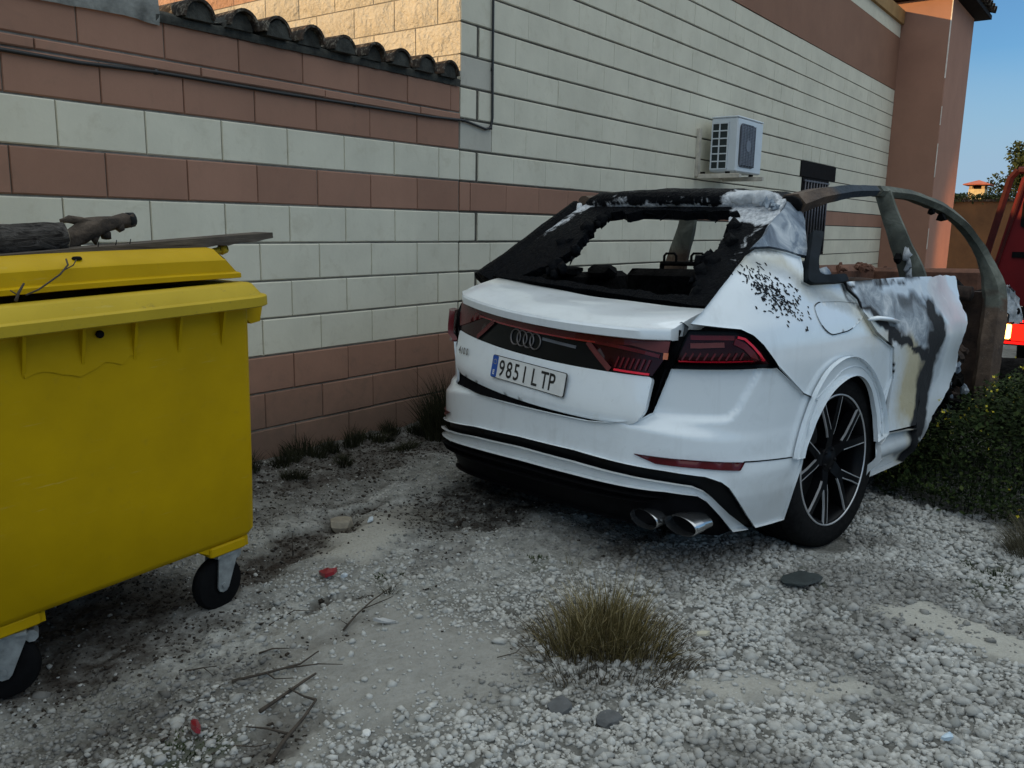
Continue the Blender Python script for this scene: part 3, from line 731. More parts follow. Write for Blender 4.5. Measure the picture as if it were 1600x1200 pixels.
# ---- rubbish lying on the lid
def wobble_tube(pts, r, n=10, amp=.2, seed=0, cap=True):
    mb = MB(); mb.tube(pts, r, n, cap=cap); V = np.array(mb.V); rg = np.random.default_rng(seed); k = len(pts)
    C = np.repeat(np.array([tuple(p) for p in pts]), n, 0)
    V = C + (V - C) * (1 + amp * (rg.random((len(V), 1)) * 2 - 1)); mb.V = [tuple(v) for v in V]; return mb
t = NT('pine_bark'); P = t.coord(); mp = t.n('Mapping', {'Scale': (9, 26, 26)}); t.t.links.new(P, mp.inputs['Vector'])
n1b = t.noise(1.3, 6, .7, mp.outputs[0], 1.0); n_ = t.noise(40, 5, .7, P)
t.set(col=t.mix(t.ramp(n1b, [(.36, 0.), (.62, 1.)]), (0.012, .010, .009), t.mix(n_, (.06, .052, .046), (.22, .20, .18))), rough=.95, spec=.1, normal=t.bump(n1b, 1.0, .03, t.bump(n_, .5, .006))); M_BARK = t.m
M_CUT = simple('sawn_wood', (.20, .16, .11), .9, var=.4, scale=15)
M_CHARW = simple('charred_wood', (.07, .05, .035), .95, var=.8, scale=16, bump=.8, bscale=50, dist=.01)
lg = thing('log', 'thick bark covered log lying on the bin lid', 'log')
A = Vector((.55, 2.81, 1.305)); B = Vector((1.335, 2.84, 1.348))
pts = [A.lerp(B, i / 16) for i in range(17)]
wobble_tube(pts, .050, 18, .09, 3).obj('bark', M_BARK, lg, True, math.radians(60))
d = (B - A).normalized(); mb = MB(); mb.tube([B - d * .004, B + d * .004], [.047, .046], 18); mb.obj('cut_end', M_CUT, lg, True, math.radians(40))
bch = thing('branch', 'knotty burnt branch stub leaning behind the log on the bin', 'branch')
pts = [(1.30, 2.86, 1.318), (1.37, 2.87, 1.335), (1.415, 2.88, 1.352), (1.45, 2.88, 1.378), (1.49, 2.88, 1.385), (1.535, 2.88, 1.396), (1.575, 2.88, 1.404), (1.598, 2.88, 1.408)]
wobble_tube(pts, [.020, .026, .032, .034, .028, .022, .022, .024], 12, .28, 5).obj('wood', M_CHARW, bch, True)
wobble_tube([(1.46, 2.88, 1.392), (1.43, 2.89, 1.402), (1.39, 2.90, 1.404), (1.365, 2.905, 1.400)], [.014, .016, .014, .006], 8, .25, 6).obj('side_stub', M_CHARW, bch, True)
mb = MB()
for i, (x, z) in enumerate(((1.40, 1.318), (1.465, 1.345), (1.50, 1.352), (1.55, 1.382))): mb.blob((x, 2.875, z), (.018, .018, .02), seed=i + 30, amp=.5, sub=1)
mb.obj('knot', M_CHARW, bch, True)
mb = MB(); mb.tube([(1.585, 2.88, 1.407), (1.606, 2.88, 1.410)], [.026, .024], 12); mb.obj('charred_end', simple('charcoal', (.008, .008, .008), .9), bch, True)
# plank with a ragged underside and nails
pk = thing('plank', 'long grey weathered plank slanting across the bin lid', 'plank')
A = Vector((.45, 2.72, 1.235)); B = Vector((2.105, 2.76, 1.352))
ex = (B - A).normalized(); ey = Vector((0, 1, 0)); ez = ex.cross(ey).normalized(); L = (B - A).length
V = []; F = []; n = 40
for i in range(n + 1):
    s = L * i / n; rag = .004 * math.sin(i * 2.1) + (.010 * max(0, (i - 33) / 7) if i > 33 else 0)
    th = .034
    for (yy, zz) in ((0, -th / 2 + rag), (0, th / 2), (.11, th / 2), (.11, -th / 2)):
        V.append(A + ex * s + ey * yy + ez * zz)
for i in range(n):
    for j in range(4): F.append((i * 4 + j, (i + 1) * 4 + j, (i + 1) * 4 + (j + 1) % 4, i * 4 + (j + 1) % 4))
F.append((3, 2, 1, 0)); F.append(tuple(n * 4 + j for j in range(4)))
board = mobj('board', V, F, M_WOOD, pk)
for s, dz in ((1.30, -1), (1.42, -1), (1.45, -1), (.96, 1), (1.02, 1), (1.07, 1)):
    p = A + ex * s + ez * .01 * dz + ey * .01; mb = MB(); mb.tube([p, p + Vector((.004, -.004, .024 * dz))], .0016, 5); mb.obj('nail', M_DARK, pk)
# thin dry sprig hanging over the lid's front edge
sp = thing('dry_sprig', 'thin dry forked sprig caught in the gap of the bin lid', 'twig')
mb = MB(); mb.tube([(1.09, 2.555, 1.192), (1.13, 2.565, 1.205), (1.20, 2.58, 1.245), (1.235, 2.60, 1.272), (1.25, 2.64, 1.287)], .0028, 5); mb.obj('stem', M_TWIG, sp, True)
mb = MB(); mb.tube([(1.215, 2.59, 1.256), (1.25, 2.60, 1.27), (1.275, 2.63, 1.285)], .0018, 5); mb.obj('side_shoot', M_TWIG, sp, True)
mb = MB(); mb.tube([(1.055, 2.54, 1.178), (1.066, 2.545, 1.20), (1.085, 2.55, 1.226)], [.005, .004, .003], 6); mb.tube([(1.062, 2.545, 1.195), (1.045, 2.545, 1.208)], .002, 5); mb.obj('thorn_stub', M_TWIG, sp, True)
# ------------------------------------------------------------------ burnt white car
# car frame: x forward from the rear axle, y to the car's left from its right flank, z up
ROLL = -0.035
CAR_O = (3.889, 1.0336, 0.0)
car = thing('burnt_car', 'burnt out white car with its roof and front destroyed beside the wall', 'car', CAR_O, (ROLL, 0, -0.18765))

def body_mat(name, base, rough=0.32, coat=0.5):
    """paint; mask r = soot, g = grey ash / bare metal, b = scorched tan"""
    t = NT(name); P = t.coord(); mk = t.sep(t.attr()); n = t.noise(9, 6, .65, P, .6); n2 = t.noise(40, 5, .7, P); n3 = t.noise(3.2, 3, .5, P)
    dirt = t.math('MULTIPLY', t.ramp(n, [(.5, 0.), (.8, 1.)]), .22)
    c = t.mix(dirt, base, tuple(k * .62 for k in base))
    sz = t.n('SeparateXYZ'); t.t.links.new(P, sz.inputs[0])
    low = t.math('MULTIPLY', t.ramp(t.math('ADD', sz.outputs['Z'], t.math('MULTIPLY', n, -.25)), [(.12, 1.), (.42, 0.)]), .42); c = t.mix(low, c, (.36, .34, .30))
    mp = t.n('Mapping', {'Scale': (14, 14, 1.1)}); t.t.links.new(P, mp.inputs['Vector']); drip = t.noise(1.0, 5, .6, mp.outputs[0])
    c = t.mix(t.math('MULTIPLY', t.ramp(drip, [(.58, 0.), (.78, 1.)]), .20), c, (.30, .29, .27))
    c = t.mix(t.math('MULTIPLY', t.ramp(n2, [(.66, 0.), (.76, 1.)]), .25), c, (.22, .21, .20))
    def m(chan, w=.55):
        x = t.math('MULTIPLY_ADD', n, w, -w / 2); x = t.math('ADD', x, chan); x = t.math('MULTIPLY_ADD', n2, .22, t.math('ADD', x, -.11)); return t.math('MULTIPLY', t.ramp(x, [(.16, 0.), (.80, 1.)]), 1.0)
    tan = m(mk[2], .4); ash = m(mk[1], .5); soot = m(mk[0], .55)
    c = t.mix(tan, c, t.mix(n3, (.42, .36, .22), (.55, .50, .36)))
    ashc = t.ramp(n, [(.32, (.12, .14, .165)), (.52, (.30, .34, .38)), (.72, (.66, .68, .70))])
    c = t.mix(ash, c, ashc)
    c = t.mix(soot, c, t.mix(n2, (.004, .005, .006), (.016, .017, .02)))
    burn = t.math('MAXIMUM', t.math('MAXIMUM', ash, soot), tan)
    r = t.math('MULTIPLY_ADD', burn, .45, rough)
    ct = t.math('MULTIPLY', t.math('SUBTRACT', 1.0, burn), coat)
    nb = t.bump(n, t.math('MULTIPLY', burn, .5), .012, t.bump(n3, .05, .01))
    t.set(col=c, rough=r, coat=ct, coatr=.07, spec=.5, normal=nb); return t.m
M_PAINT = body_mat('white_car_paint', (.77, .825, .865), .38, 1.0)  # blue of the reflected sky is mixed into the white base colour
M_GLOSSB = simple('gloss_black_trim', (.004, .005, .006), .34, var=.2, spec=.16)
M_SATINB = simple('satin_black_plastic', (.006, .006, .007), .5, var=.3, scale=20, bump=.05, spec=.05)
M_INNER = simple('dark_inner_body', (.006, .006, .007), .8, var=.6, scale=14, bump=.3, spec=.03)
M_GUT = simple('dark_grey_seal_channel', (.035, .04, .043), .5, var=.4)
t = NT('molten_black_tar'); P = t.coord(); n = t.noise(14, 6, .65, P, 1.2); n2 = t.noise(55, 4, .6, P); mk = t.sep(t.attr())
x = t.math('ADD', t.math('MULTIPLY_ADD', n, 1.3, -.65), t.math('MULTIPLY', mk[1], 1.5)); ash_glint = t.ramp(x, [(.40, 0.), (.60, 1.)])
c = t.mix(ash_glint, t.mix(n2, (.002, .0025, .0035), (.007, .008, .010)), t.ramp(n2, [(.3, (.32, .34, .37)), (.7, (.72, .74, .76))]))  # pale tone is ash, and also stands in for glints on the tar
t.set(col=c, rough=t.ramp(t.math('ADD', n2, t.math('MULTIPLY', ash_glint, .6)), [(.3, .26), (.9, .9)]), spec=.035, normal=t.bump(n, .9, .03, t.bump(n2, .5, .008))); M_TAR = t.m
t = NT('bare_scorched_metal'); P = t.coord(); n = t.noise(7, 5, .6, P, .9); n2 = t.noise(40, 4, .6, P)
t.set(col=t.ramp(n, [(.3, (.05, .07, .10)), (.48, (.17, .21, .26)), (.6, (.36, .40, .44)), (.75, (.60, .62, .64))]), rough=.6, metal=.25, normal=t.bump(n, .5, .02, t.bump(n2, .3, .005))); M_ASH = t.m
t = NT('burnt_rusty_steel'); P = t.coord(); n = t.noise(6, 6, .65, P, .5); n2 = t.noise(34, 5, .7, P); mk = t.sep(t.attr())
c = t.ramp(n, [(.28, (.018, .014, .012)), (.45, (.062, .040, .028)), (.6, (.11, .072, .048)), (.78, (.20, .16, .12))])
c = t.mix(t.math('MULTIPLY', t.ramp(n2, [(.62, 0.), (.72, 1.)]), .5), c, (.33, .31, .28))
c = t.mix(t.ramp(t.math('ADD', mk[0], t.math('MULTIPLY_ADD', n, .5, -.25)), [(.35, 0.), (.65, 1.)]), c, t.mix(n2, (.010, .015, .022), (.035, .055, .078)))
c = t.mix(t.ramp(t.math('ADD', mk[1], t.math('MULTIPLY_ADD', n, .5, -.25)), [(.35, 0.), (.65, 1.)]), c, t.ramp(n, [(.3, (.045, .050, .042)), (.55, (.105, .11, .088)), (.75, (.22, .23, .19))]))
t.set(col=c, rough=.8, metal=.1, normal=t.bump(n2, .6, .008, t.bump(n, .5, .02))); M_RUST = t.m
M_RUSTD = simple('dark_brown_scorch', (.045, .026, .018), .9, var=.8, scale=10, bump=.6, bscale=30, dist=.015)
M_POST = simple('mottled_brown_post', (.050, .034, .025), .95, var=.9, scale=16, bump=.8, bscale=45, dist=.01)
M_REDRUST = simple('red_brown_scorch', (.13, .055, .032), .9, var=.6, scale=8, bump=.5, bscale=30, dist=.012)
M_CHAR = simple('char_debris', (.007, .0065, .0065), .95, spec=.1, var=.9, scale=14, bump=.9, bscale=30, dist=.02)
M_ASHW = simple('pale_ash_flake', (.50, .52, .54), .95, var=.5, scale=12, bump=.8, bscale=40, dist=.01)
M_LRED = simple('dark_red_lens', (.095, .004, .008), .25, var=.25, scale=8, coat=.15, spec=.3)
M_LREDB = simple('bright_red_reflector', (.80, .010, .035), .3, var=.1, coat=.1)
M_LPINK = simple('pinkish_lens_band', (.12, .028, .028), .35, var=.15, spec=.3)
M_LREDD = simple('deep_red_lens', (.020, .002, .004), .22, spec=.22)
M_CHROME = simple('dull_chrome', (.55, .56, .57), .22, .95, var=.15)
M_RING = simple('dark_metal_badge', (.15, .14, .145), .4, .7, var=.2)

# ---- the body surface: plan curve (arc length l from the rear centre, + to the right flank) and height z
_half = np.array([(-1.06, 0), (-1.055, .25), (-1.035, .45), (-1.0, .6), (-.945, .72), (-.87, .82), (-.77, .9), (-.62, .955), (-.4, .98), (0, .99), (.6, .985), (1.2, .98), (2, .97), (2.8, .95), (3.4, .88)])
def chaikin(P, k):
    for _ in range(k):
        a = P[:-1] * .75 + P[1:] * .25; b = P[:-1] * .25 + P[1:] * .75
        Q = np.empty((2 * len(a), 2)); Q[0::2] = a; Q[1::2] = b; P = np.vstack([P[:1], Q, P[-1:]])
    return P
_bc = chaikin(np.vstack([_half[:0:-1] * [1, -1], _half]), 3)          # t from - (left) to + (right)
_bl = np.concatenate([[0], np.cumsum(np.hypot(*np.diff(_bc, axis=0).T))]); _bl -= _bl[-1] / 2
_hm = _bl >= 0
_hl, _hx, _ht = _bl[_hm], _bc[_hm][:, 0], _bc[_hm][:, 1]; _km = int(np.argmax(_ht)) + 1
_hx = np.maximum.accumulate(_hx + np.arange(len(_hx)) * 1e-7)
def lt(tt): return float(np.sign(tt) * np.interp(abs(tt), _ht[:_km], _hl[:_km]))
def lx(x, side=1): return float(side * np.interp(x, _hx, _hl))
DR = np.array([(.10, .16), (.15, .11), (.25, .06), (.33, .025), (.42, .004), (.50, .0), (.652, .0), (.660, .003), (.672, .018), (.695, .046), (.715, .054), (.75, .060), (.86, .062), (.90, .068), (1.03, .085), (1.1, .12), (1.2, .24), (1.4, .5), (1.6, .8)])
DS = np.array([(.10, .08), (.15, .06), (.25, .036), (.33, .018), (.42, .010), (.50, .018), (.60, .020), (.70, .014), (.80, .006), (.88, .0), (.95, .003), (1.02, .020), (1.1, .052), (1.17, .078), (1.2, .092), (1.3, .150), (1.4, .215), (1.5, .29), (1.57, .36), (1.65, .45)])
def _smooth(T):
    z = np.linspace(T[0, 0], T[-1, 0], 600); v = np.interp(z, T[:, 0], T[:, 1]); k = np.hanning(7); k /= k.sum(); vp = np.pad(v, 3, 'edge'); return z, np.convolve(vp, k, 'valid')
_dr, _ds = _smooth(DR), _smooth(DS)
def S(l, z, off=0.0):
    l = np.asarray(l, float); z = np.asarray(z, float)
    x = np.interp(l, _bl, _bc[:, 0]); tt = np.interp(l, _bl, _bc[:, 1]); e = .012
    tx = np.interp(l + e, _bl, _bc[:, 0]) - np.interp(l - e, _bl, _bc[:, 0]); ty = np.interp(l + e, _bl, _bc[:, 1]) - np.interp(l - e, _bl, _bc[:, 1])
    L = np.hypot(tx, ty) + 1e-9; nx, nt = -ty / L, tx / L            # outward in (x, t)
    ze = z + .095 * sstep(.25, 1.25, np.abs(l)) * (1 - sstep(.70, .95, z))   # the bumper crease falls towards the corners
    d = nx * nx * np.interp(ze, *_dr) + nt * nt * np.interp(z, *_ds)
    # pressed recess below the rear lamp, with a flank crease beside it
    a = np.abs(l); edge = np.interp(z, [.66, .695, .861, .90], [1.005, 1.048, 1.146, 1.16])
    rec = sstep(.60, .66, a) * (1 - sstep(edge - .010, edge + .018, a)) * sstep(.655, .673, z) * (1 - sstep(.89, .90, z))
    d = d + .020 * rec - off
    return np.stack([x - nx * d, .99 - (tt - nt * d), z], -1)
def surf_normals(fn, u, v, e=.004):
    a = fn(u + e, v) - fn(u - e, v); b = fn(u, v + e) - fn(u, v - e); n = np.cross(b, a); return n / (np.linalg.norm(n, axis=-1, keepdims=True) + 1e-12)

def resample(poly, step):
    out = []
    for (a, b) in zip(poly, poly[1:] + poly[:1]):
        a = np.array(a); b = np.array(b); n = max(1, int(math.ceil(np.hypot(*(b - a)) / step)))
        for i in range(n): out.append(tuple(a + (b - a) * i / n))
    return out
def round_poly(poly, r, n=4):
    """round each corner by up to r"""
    poly = [p for i, p in enumerate(poly) if math.hypot(p[0] - poly[i - 1][0], p[1] - poly[i - 1][1]) > 1e-6]
    out = []; N = len(poly); P = [np.array(p, float) for p in poly]
    for i in range(N):
        p, a, b = P[i], P[i - 1], P[(i + 1) % N]; da, db = a - p, b - p; la, lb = np.linalg.norm(da), np.linalg.norm(db)
        q = min(r, la * .45, lb * .45); s = p + da / la * q; e = p + db / lb * q
        for k in range(n + 1): u = k / n; out.append(tuple(s * (1 - u) ** 2 + 2 * p * u * (1 - u) + e * u * u))
    return out
def panel(name, poly, fn, mat, parent, step=.025, t=.012, holes=(), mask=None, flip=False, back=False, post=None):
    bnd = resample(list(poly), step); loops = [bnd] + [resample(list(h), step) for h in holes]
    pts = []; edges = []
    for Lp in loops:
        b = len(pts); pts += Lp; edges += [(b + i, b + (i + 1) % len(Lp)) for i in range(len(Lp))]
    nb = len(pts); arr = np.array(pts); mn, mx = arr.min(0), arr.max(0)
    gx_, gy_ = np.meshgrid(np.arange(mn[0], mx[0], step), np.arange(mn[1], mx[1], step))
    g = np.stack([gx_.ravel(), gy_.ravel()], 1) + rng.uniform(-.08, .08, (gx_.size, 2)) * step
    ins = in_poly(g[:, 0], g[:, 1], loops[0])
    for h in loops[1:]: ins &= ~in_poly(g[:, 0], g[:, 1], h)
    g = g[ins]
    if len(g):
        d = np.full(len(g), 1e9)
        for Lp in loops: d = np.minimum(d, pl_dist(g[:, 0], g[:, 1], Lp + [Lp[0]]))
        g = g[d > step * .45]
    P2 = [Vector(p) for p in pts] + [Vector((float(a), float(b))) for a, b in g]
    vo, eo, fo, _, _, _ = delaunay_2d_cdt(P2, edges, [], 0, 1e-6)
    uv = np.array([v[:] for v in vo]); f = np.array([q for q in fo if len(q) == 3])
    c = uv[f].mean(1); k = in_poly(c[:, 0], c[:, 1], loops[0])
    for h in loops[1:]: k &= ~in_poly(c[:, 0], c[:, 1], h)
    f = f[k]
    a2 = np.cross(uv[f[:, 1]] - uv[f[:, 0]], uv[f[:, 2]] - uv[f[:, 0]]); f[a2 < 0] = f[a2 < 0][:, ::-1]
    N = surf_normals(fn, uv[:, 0], uv[:, 1]); X = fn(uv[:, 0], uv[:, 1])
    # face winding must agree with the normal
    fnrm = np.cross(X[f[:, 1]] - X[f[:, 0]], X[f[:, 2]] - X[f[:, 0]]); s = (fnrm * N[f[:, 0]]).sum(1).mean()
    if s < 0: f = f[:, ::-1]
    if flip: N = -N; f = f[:, ::-1]
    # boundary edges -> rim
    E = {}
    for tri in f:
        for i in range(3): e = (int(tri[i]), int(tri[(i + 1) % 3])); E[e] = 1
    be = [(a, b) for (a, b) in E if (b, a) not in E]
    n0 = len(X); rimv = sorted({a for e in be for a in e}); idx = {a: i for i, a in enumerate(rimv)}
    R1 = X[rimv]; R2 = X[rimv] - N[rimv] * t
    V = np.vstack([X, R1, R2]); Fq = [(n0 + idx[b], n0 + idx[a], n0 + len(rimv) + idx[a], n0 + len(rimv) + idx[b]) for a, b in be]
    UV = np.vstack([uv, uv[rimv], uv[rimv]])
    F = [tuple(map(int, q)) for q in f] + Fq
    if back:
        b0 = len(V); V = np.vstack([V, X - N * t]); UV = np.vstack([UV, uv]); F += [tuple(int(b0 + i) for i in q[::-1]) for q in f]
    if post is not None: V = post(V)
    A = None
    if mask is not None: A = mask(UV, V)
    elif True: A = np.zeros((len(V), 3))
    return mobj(name, V, F, mat, parent, True, attr=A)

def mir(P): return P + [(-a, b) for a, b in P[::-1] if abs(a) > 1e-6]
X_ = lx; T_ = lt
ARC_C, ARC_R = (0.0, .355), .41
def arc(r0, a0, a1, n=24, cx=ARC_C[0], cz=ARC_C[1], taper=0.0):
    out = []
    for i in range(n + 1):
        a = math.radians(a0 + (a1 - a0) * i / n); r = r0 - taper * (1 - max(0, math.sin(a))) ** 1.5
        out.append((X_(cx + r * math.cos(a)), cz + r * math.sin(a)))
    return out
FL_OUT = [(1.370, .452), (1.415, .560), (1.491, .717), (1.535, .770), (1.582, .817), (1.66, .852), (1.749, .867), (1.845, .856), (1.933, .821), (2.03, .765), (2.12, .684), (2.17, .625), (2.203, .563), (2.222, .510), (2.230, .430)]
FL_IN = [(1.428, .450), (1.452, .500), (1.487, .545), (1.535, .618), (1.588, .679), (1.645, .724), (1.71, .752), (1.78, .770), (1.853, .772), (1.93, .748), (2.002, .698), (2.055, .63), (2.094, .547), (2.105, .48), (2.106, .415)]
def fine(P, k=2): return [tuple(p) for p in chaikin(np.array(P), k)]
FL_OUT, FL_IN = [[(a + .022, b) for a, b in fine(P)] for P in (FL_OUT, FL_IN)]
FL_MID = [tuple((np.array(a) + np.array(b)) / 2) for a, b in zip(FL_OUT, FL_IN)]
# dark inner skin seen in the gaps
wh = arc(.415, 0, 360, 36)[:-1]
panel('inner_skin', [(-X_(1.2), .30), (X_(1.12), .30), (X_(1.12), .60), (X_(1.22), .80), (X_(1.15), 1.14), (X_(-.60), 1.14), (T_(.80), 1.0), (T_(.5), .95), (-T_(.5), .95), (-T_(.80), 1.0), (-X_(-.60), 1.14), (-X_(1.2), 1.14)], lambda l, z: S(l, z, -.035), M_INNER, car, .06, .01, [wh, [(-a, b) for a, b in wh]], back=True)

def grime(UV, V):
    m = np.zeros((len(UV), 3)); m[:, 1] = .0
    return m
# bumper cover
btop = [(0, .642), (T_(.40), .630), (T_(.60), .640), (.656, .660), (.676, .672), (.73, .802), (.757, .866), (.983, .868), (1.222, .866), (1.345, .790), (1.438, .731), (1.56, .69)]
bend = [(1.515, .60), (1.490, .50), (1.463, .447), (1.415, .326), (1.400, .175)]
bbot = [(1.197, .180), (1.125, .250), (1.056, .328), (1.010, .385), (.972, .413), (.902, .437), (.747, .457), (.332, .494), (0, .500)]
half = btop + bend + bbot
ltop = [(T_(.40), .658), (T_(.60), .662), (.656, .664), (.676, .675)] + btop[5:]
lhalf = [(0, .642)] + ltop + bend + bbot
poly = half + [(-a, b) for a, b in lhalf[::-1][1:-1]]
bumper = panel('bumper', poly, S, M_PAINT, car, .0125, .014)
# fog reflector, gap line between upper and lower bumper
for s in (1, -1):
    R_ = [(s * .612, .517), (s * .693, .513), (s * .9, .500), (s * 1.087, .482), (s * 1.063, .450), (s * .88, .470), (s * .707, .483)]
    panel('bumper_reflector', round_poly(R_, .006), lambda l, z: S(l, z, .003), M_LRED, bumper, .03, .006)
    G_ = [(s * 1.087, .485), (s * 1.392, .4615), (s * 1.392, .457), (s * 1.085, .480)]
    panel('bumper_seam', G_, lambda l, z: S(l, z, .0012), M_INNER, bumper, .05, .002)
# black stripe, white blade and diffuser
st = [(0, .503), (.332, .497), (.747, .460), (.902, .440), (.972, .416), (1.015, .385), (1.060, .330), (1.13, .25), (1.205, .178), (1.10, .178), (.99, .27), (.90, .34), (.74, .39), (0, .42)]
panel('bumper_groove', mir(st)[:-1] if abs(st[-1][0]) < 1e-6 else mir(st), lambda l, z: S(l, z, -.022), M_GLOSSB, car, .03, .01)
bl_t = [(0, .452), (.331, .443), (.748, .411), (.851, .399), (.900, .378), (.933, .352), (1.019, .273), (1.14, .188)]
bl_b = [(1.052, .190), (1.045, .198), (.954, .293), (.910, .340), (.874, .361), (.748, .375), (.325, .389), (0, .394)]
hb = bl_t + bl_b
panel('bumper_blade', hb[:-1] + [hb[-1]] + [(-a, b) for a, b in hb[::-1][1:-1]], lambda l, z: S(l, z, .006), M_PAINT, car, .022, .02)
df = [(0, .398), (.325, .393), (.748, .379), (.874, .366), (.914, .343), (.96, .293), (1.055, .188), (1.0, .172), (.80, .195), (.5, .205), (0, .21)]
panel('diffuser', df + [(-a, b) for a, b in df[::-1][1:-1]], lambda l, z: S(l, z, -.015 - .05 * 0), M_SATINB, car, .03, .02)
panel('diffuser_ledge', [(-.66, .325), (.66, .325), (.74, .350), (0, .365), (-.74, .350)], lambda l, z: S(l, z, .004), M_SATINB, car, .03, .03)
mb = MB(); mb.box(-.80, .24, .215, -.2, 1.74, .32); mb.obj('underbody', M_INNER, car)
# tailpipes
for yy, xx, q in ((.195, -.905, .096), (.352, -.945, .088), (1.56, -.88, .100), (1.40, -.90, .088)):
    n = 32; V = []; F = []
    ringp = [(0, 1.0), (-.012, 1.02), (-.016, .97), (-.004, .93), (.11, .90)]
    for dx, k in ringp:
        for i in range(n): a = 2 * PI * i / n; V.append((xx + dx - .010 * math.sin(a), yy + q * .82 * k * math.cos(a), .236 + .038 * 1.15 * k * math.sin(a) - .10 * (yy - .36 if yy < 1 else 1.62 - yy) * 0))
    for a in range(len(ringp) - 1):
        for i in range(n): F.append((a * n + i, a * n + (i + 1) % n, (a + 1) * n + (i + 1) % n, (a + 1) * n + i))
    # outer sleeve
    b = len(V)
    for dx, k in ((0, 1.0), (.05, .98)):
        for i in range(n): a = 2 * PI * i / n; V.append((xx + dx - .010 * math.sin(a), yy + q * .82 * k * math.cos(a), .236 + .0437 * k * math.sin(a)))
    for i in range(n): F.append((b + (i + 1) % n, b + i, b + n + i, b + n + (i + 1) % n))
    tp = mobj('tailpipe', V, F, M_CHROME, car, True, sharp=math.radians(50))
    mb = MB(); mb.prism([(yy + q * .74 * math.cos(2 * PI * i / 24), .236 + .038 * math.sin(2 * PI * i / 24)) for i in range(24)], xx + .05, xx + .052, axis=0); mb.obj('pipe_bore', M_DARK, tp)

# ---- burn masks on the flank, in (x, z)
def quarter_mask(UV, V):
    x, z = V[:, 0], V[:, 2]; m = np.zeros((len(x), 3))
    # scorched top edge and scorched edge by the window; tan bloom
    m[:, 0] = .45 * (1 - sstep(.0, .022, 1.328 - z)) * (x < -.3)
    m[:, 2] = .55 * (1 - sstep(.0, .10, pl_dist(x, z, [(-.6, 1.30), (-.3, 1.28), (-.22, 1.18), (.08, 1.10), (.30, .99)]))) + .30 * np.exp(-(((x - .30) / .16) ** 2 + ((z - .92) / .12) ** 2))
    m[:, 1] = .50 * (1 - sstep(.0, .07, pl_dist(x, z, [(-.5, 1.29), (-.28, 1.22), (-.1, 1.13), (.1, 1.08)])))
    sm = (1 - sstep(.0, .030, pl_dist(x, z, [(.10, 1.19), (.11, 1.12), (.22, 1.05), (.32, .97)])))
    m[:, 0] = np.maximum(m[:, 0], .7 * sm)
    return m
def door_mask(UV, V):
    x0, z0 = V[:, 0], V[:, 2]; m = np.zeros((len(x0), 3)); x = x0 + (fbm(x0 * 9, z0 * 9, 4, 31) - .5) * .13; z = z0 + (fbm(x0 * 9 + 40, z0 * 9, 4, 33) - .5) * .13; D = lambda P: pl_dist(x, z, P)
    leg = [(.62, 1.085), (.80, 1.07), (.95, 1.03), (1.02, .93), (.99, .84), (.93, .74), (.90, .62), (.91, .51), (.87, .42)]
    wl_ = .035 + .03 * sstep(.95, .5, z0); m[:, 0] = 1.05 * (1 - sstep(0, 1, (D(leg[2:]) - wl_) / .075))
    m[:, 0] = np.maximum(m[:, 0], .62 * (1 - sstep(.01, .07, D(leg[:4]))))
    m[:, 0] = np.maximum(m[:, 0], .95 * (1 - sstep(.012, .04, D([(.12, 1.175), (.22, 1.08), (.38, 1.0), (.58, .92), (.72, .85), (.88, .80)]))))
    m[:, 0] = np.maximum(m[:, 0], 1.0 * (1 - sstep(.006, .020, D([(.44, .965), (.475, .85), (.505, .73)]))))
    m[:, 0] = np.maximum(m[:, 0], .8 * (1 - sstep(.006, .03, D([(.12, 1.19), (.5, 1.195), (.9, 1.195)]))))
    m[:, 1] = .95 * (1 - sstep(.05, .15, D([(.30, 1.13), (.55, 1.04), (.75, 1.0), (.88, .95), (.86, .90)])))
    m[:, 1] = np.maximum(m[:, 1], .45 * (1 - sstep(.05, .22, D([(.6, 1.16), (1.15, 1.1)]))))
    m[:, 1] = np.maximum(m[:, 1], .50 * (1 - sstep(.02, .09, D([(1.1, .9), (1.05, .72), (1.0, .58), (.93, .42)]))))
    pz = sstep(.44, .56, x) * (1 - sstep(.86, 1.0, z)) * sstep(.36, .55, z) * (1 - sstep(.90, 1.0, x)); m[:, 2] = np.clip((.30 + .75 * sstep(.50, .85, x)) * (.55 + .9 * fbm(x0 * 6, z0 * 5, 4, 37)) * pz, 0, 1)
    m[:, 2] = np.maximum(m[:, 2], .45 * (1 - sstep(.03, .12, D([(.25, 1.04), (.40, .95), (.46, .80)]))))
    m[:, 0] = np.maximum(m[:, 0], .50 * (1 - sstep(.06, .15, D(leg[3:]))) * (x < .95))
    return m
qp = [(.835, 1.045), (.900, 1.101), (1.022, 1.2), (1.12, 1.265), (1.208, 1.312), (1.277, 1.334), (1.393, 1.338), (1.503, 1.323), (1.600, 1.301), (1.575, 1.25), (1.527, 1.196), (1.570, 1.181), (1.78, 1.179), (1.868, 1.181),
      (1.872, 1.150), (1.945, 1.105), (1.958, 1.044), (2.045, .95), (2.240, .862), (2.285, .71), (2.2, .45)] + [(a + .03, b) for a, b in FL_MID[::-1][1:36]] + [(1.56, .70), (1.500, .716), (1.443, .736), (1.350, .796), (1.236, .874), (1.172, .936), (1.100, 1.001), (1.052, 1.024)]
quarter = panel('rear_quarter', qp, S, M_PAINT, car, .02, .012, mask=quarter_mask)
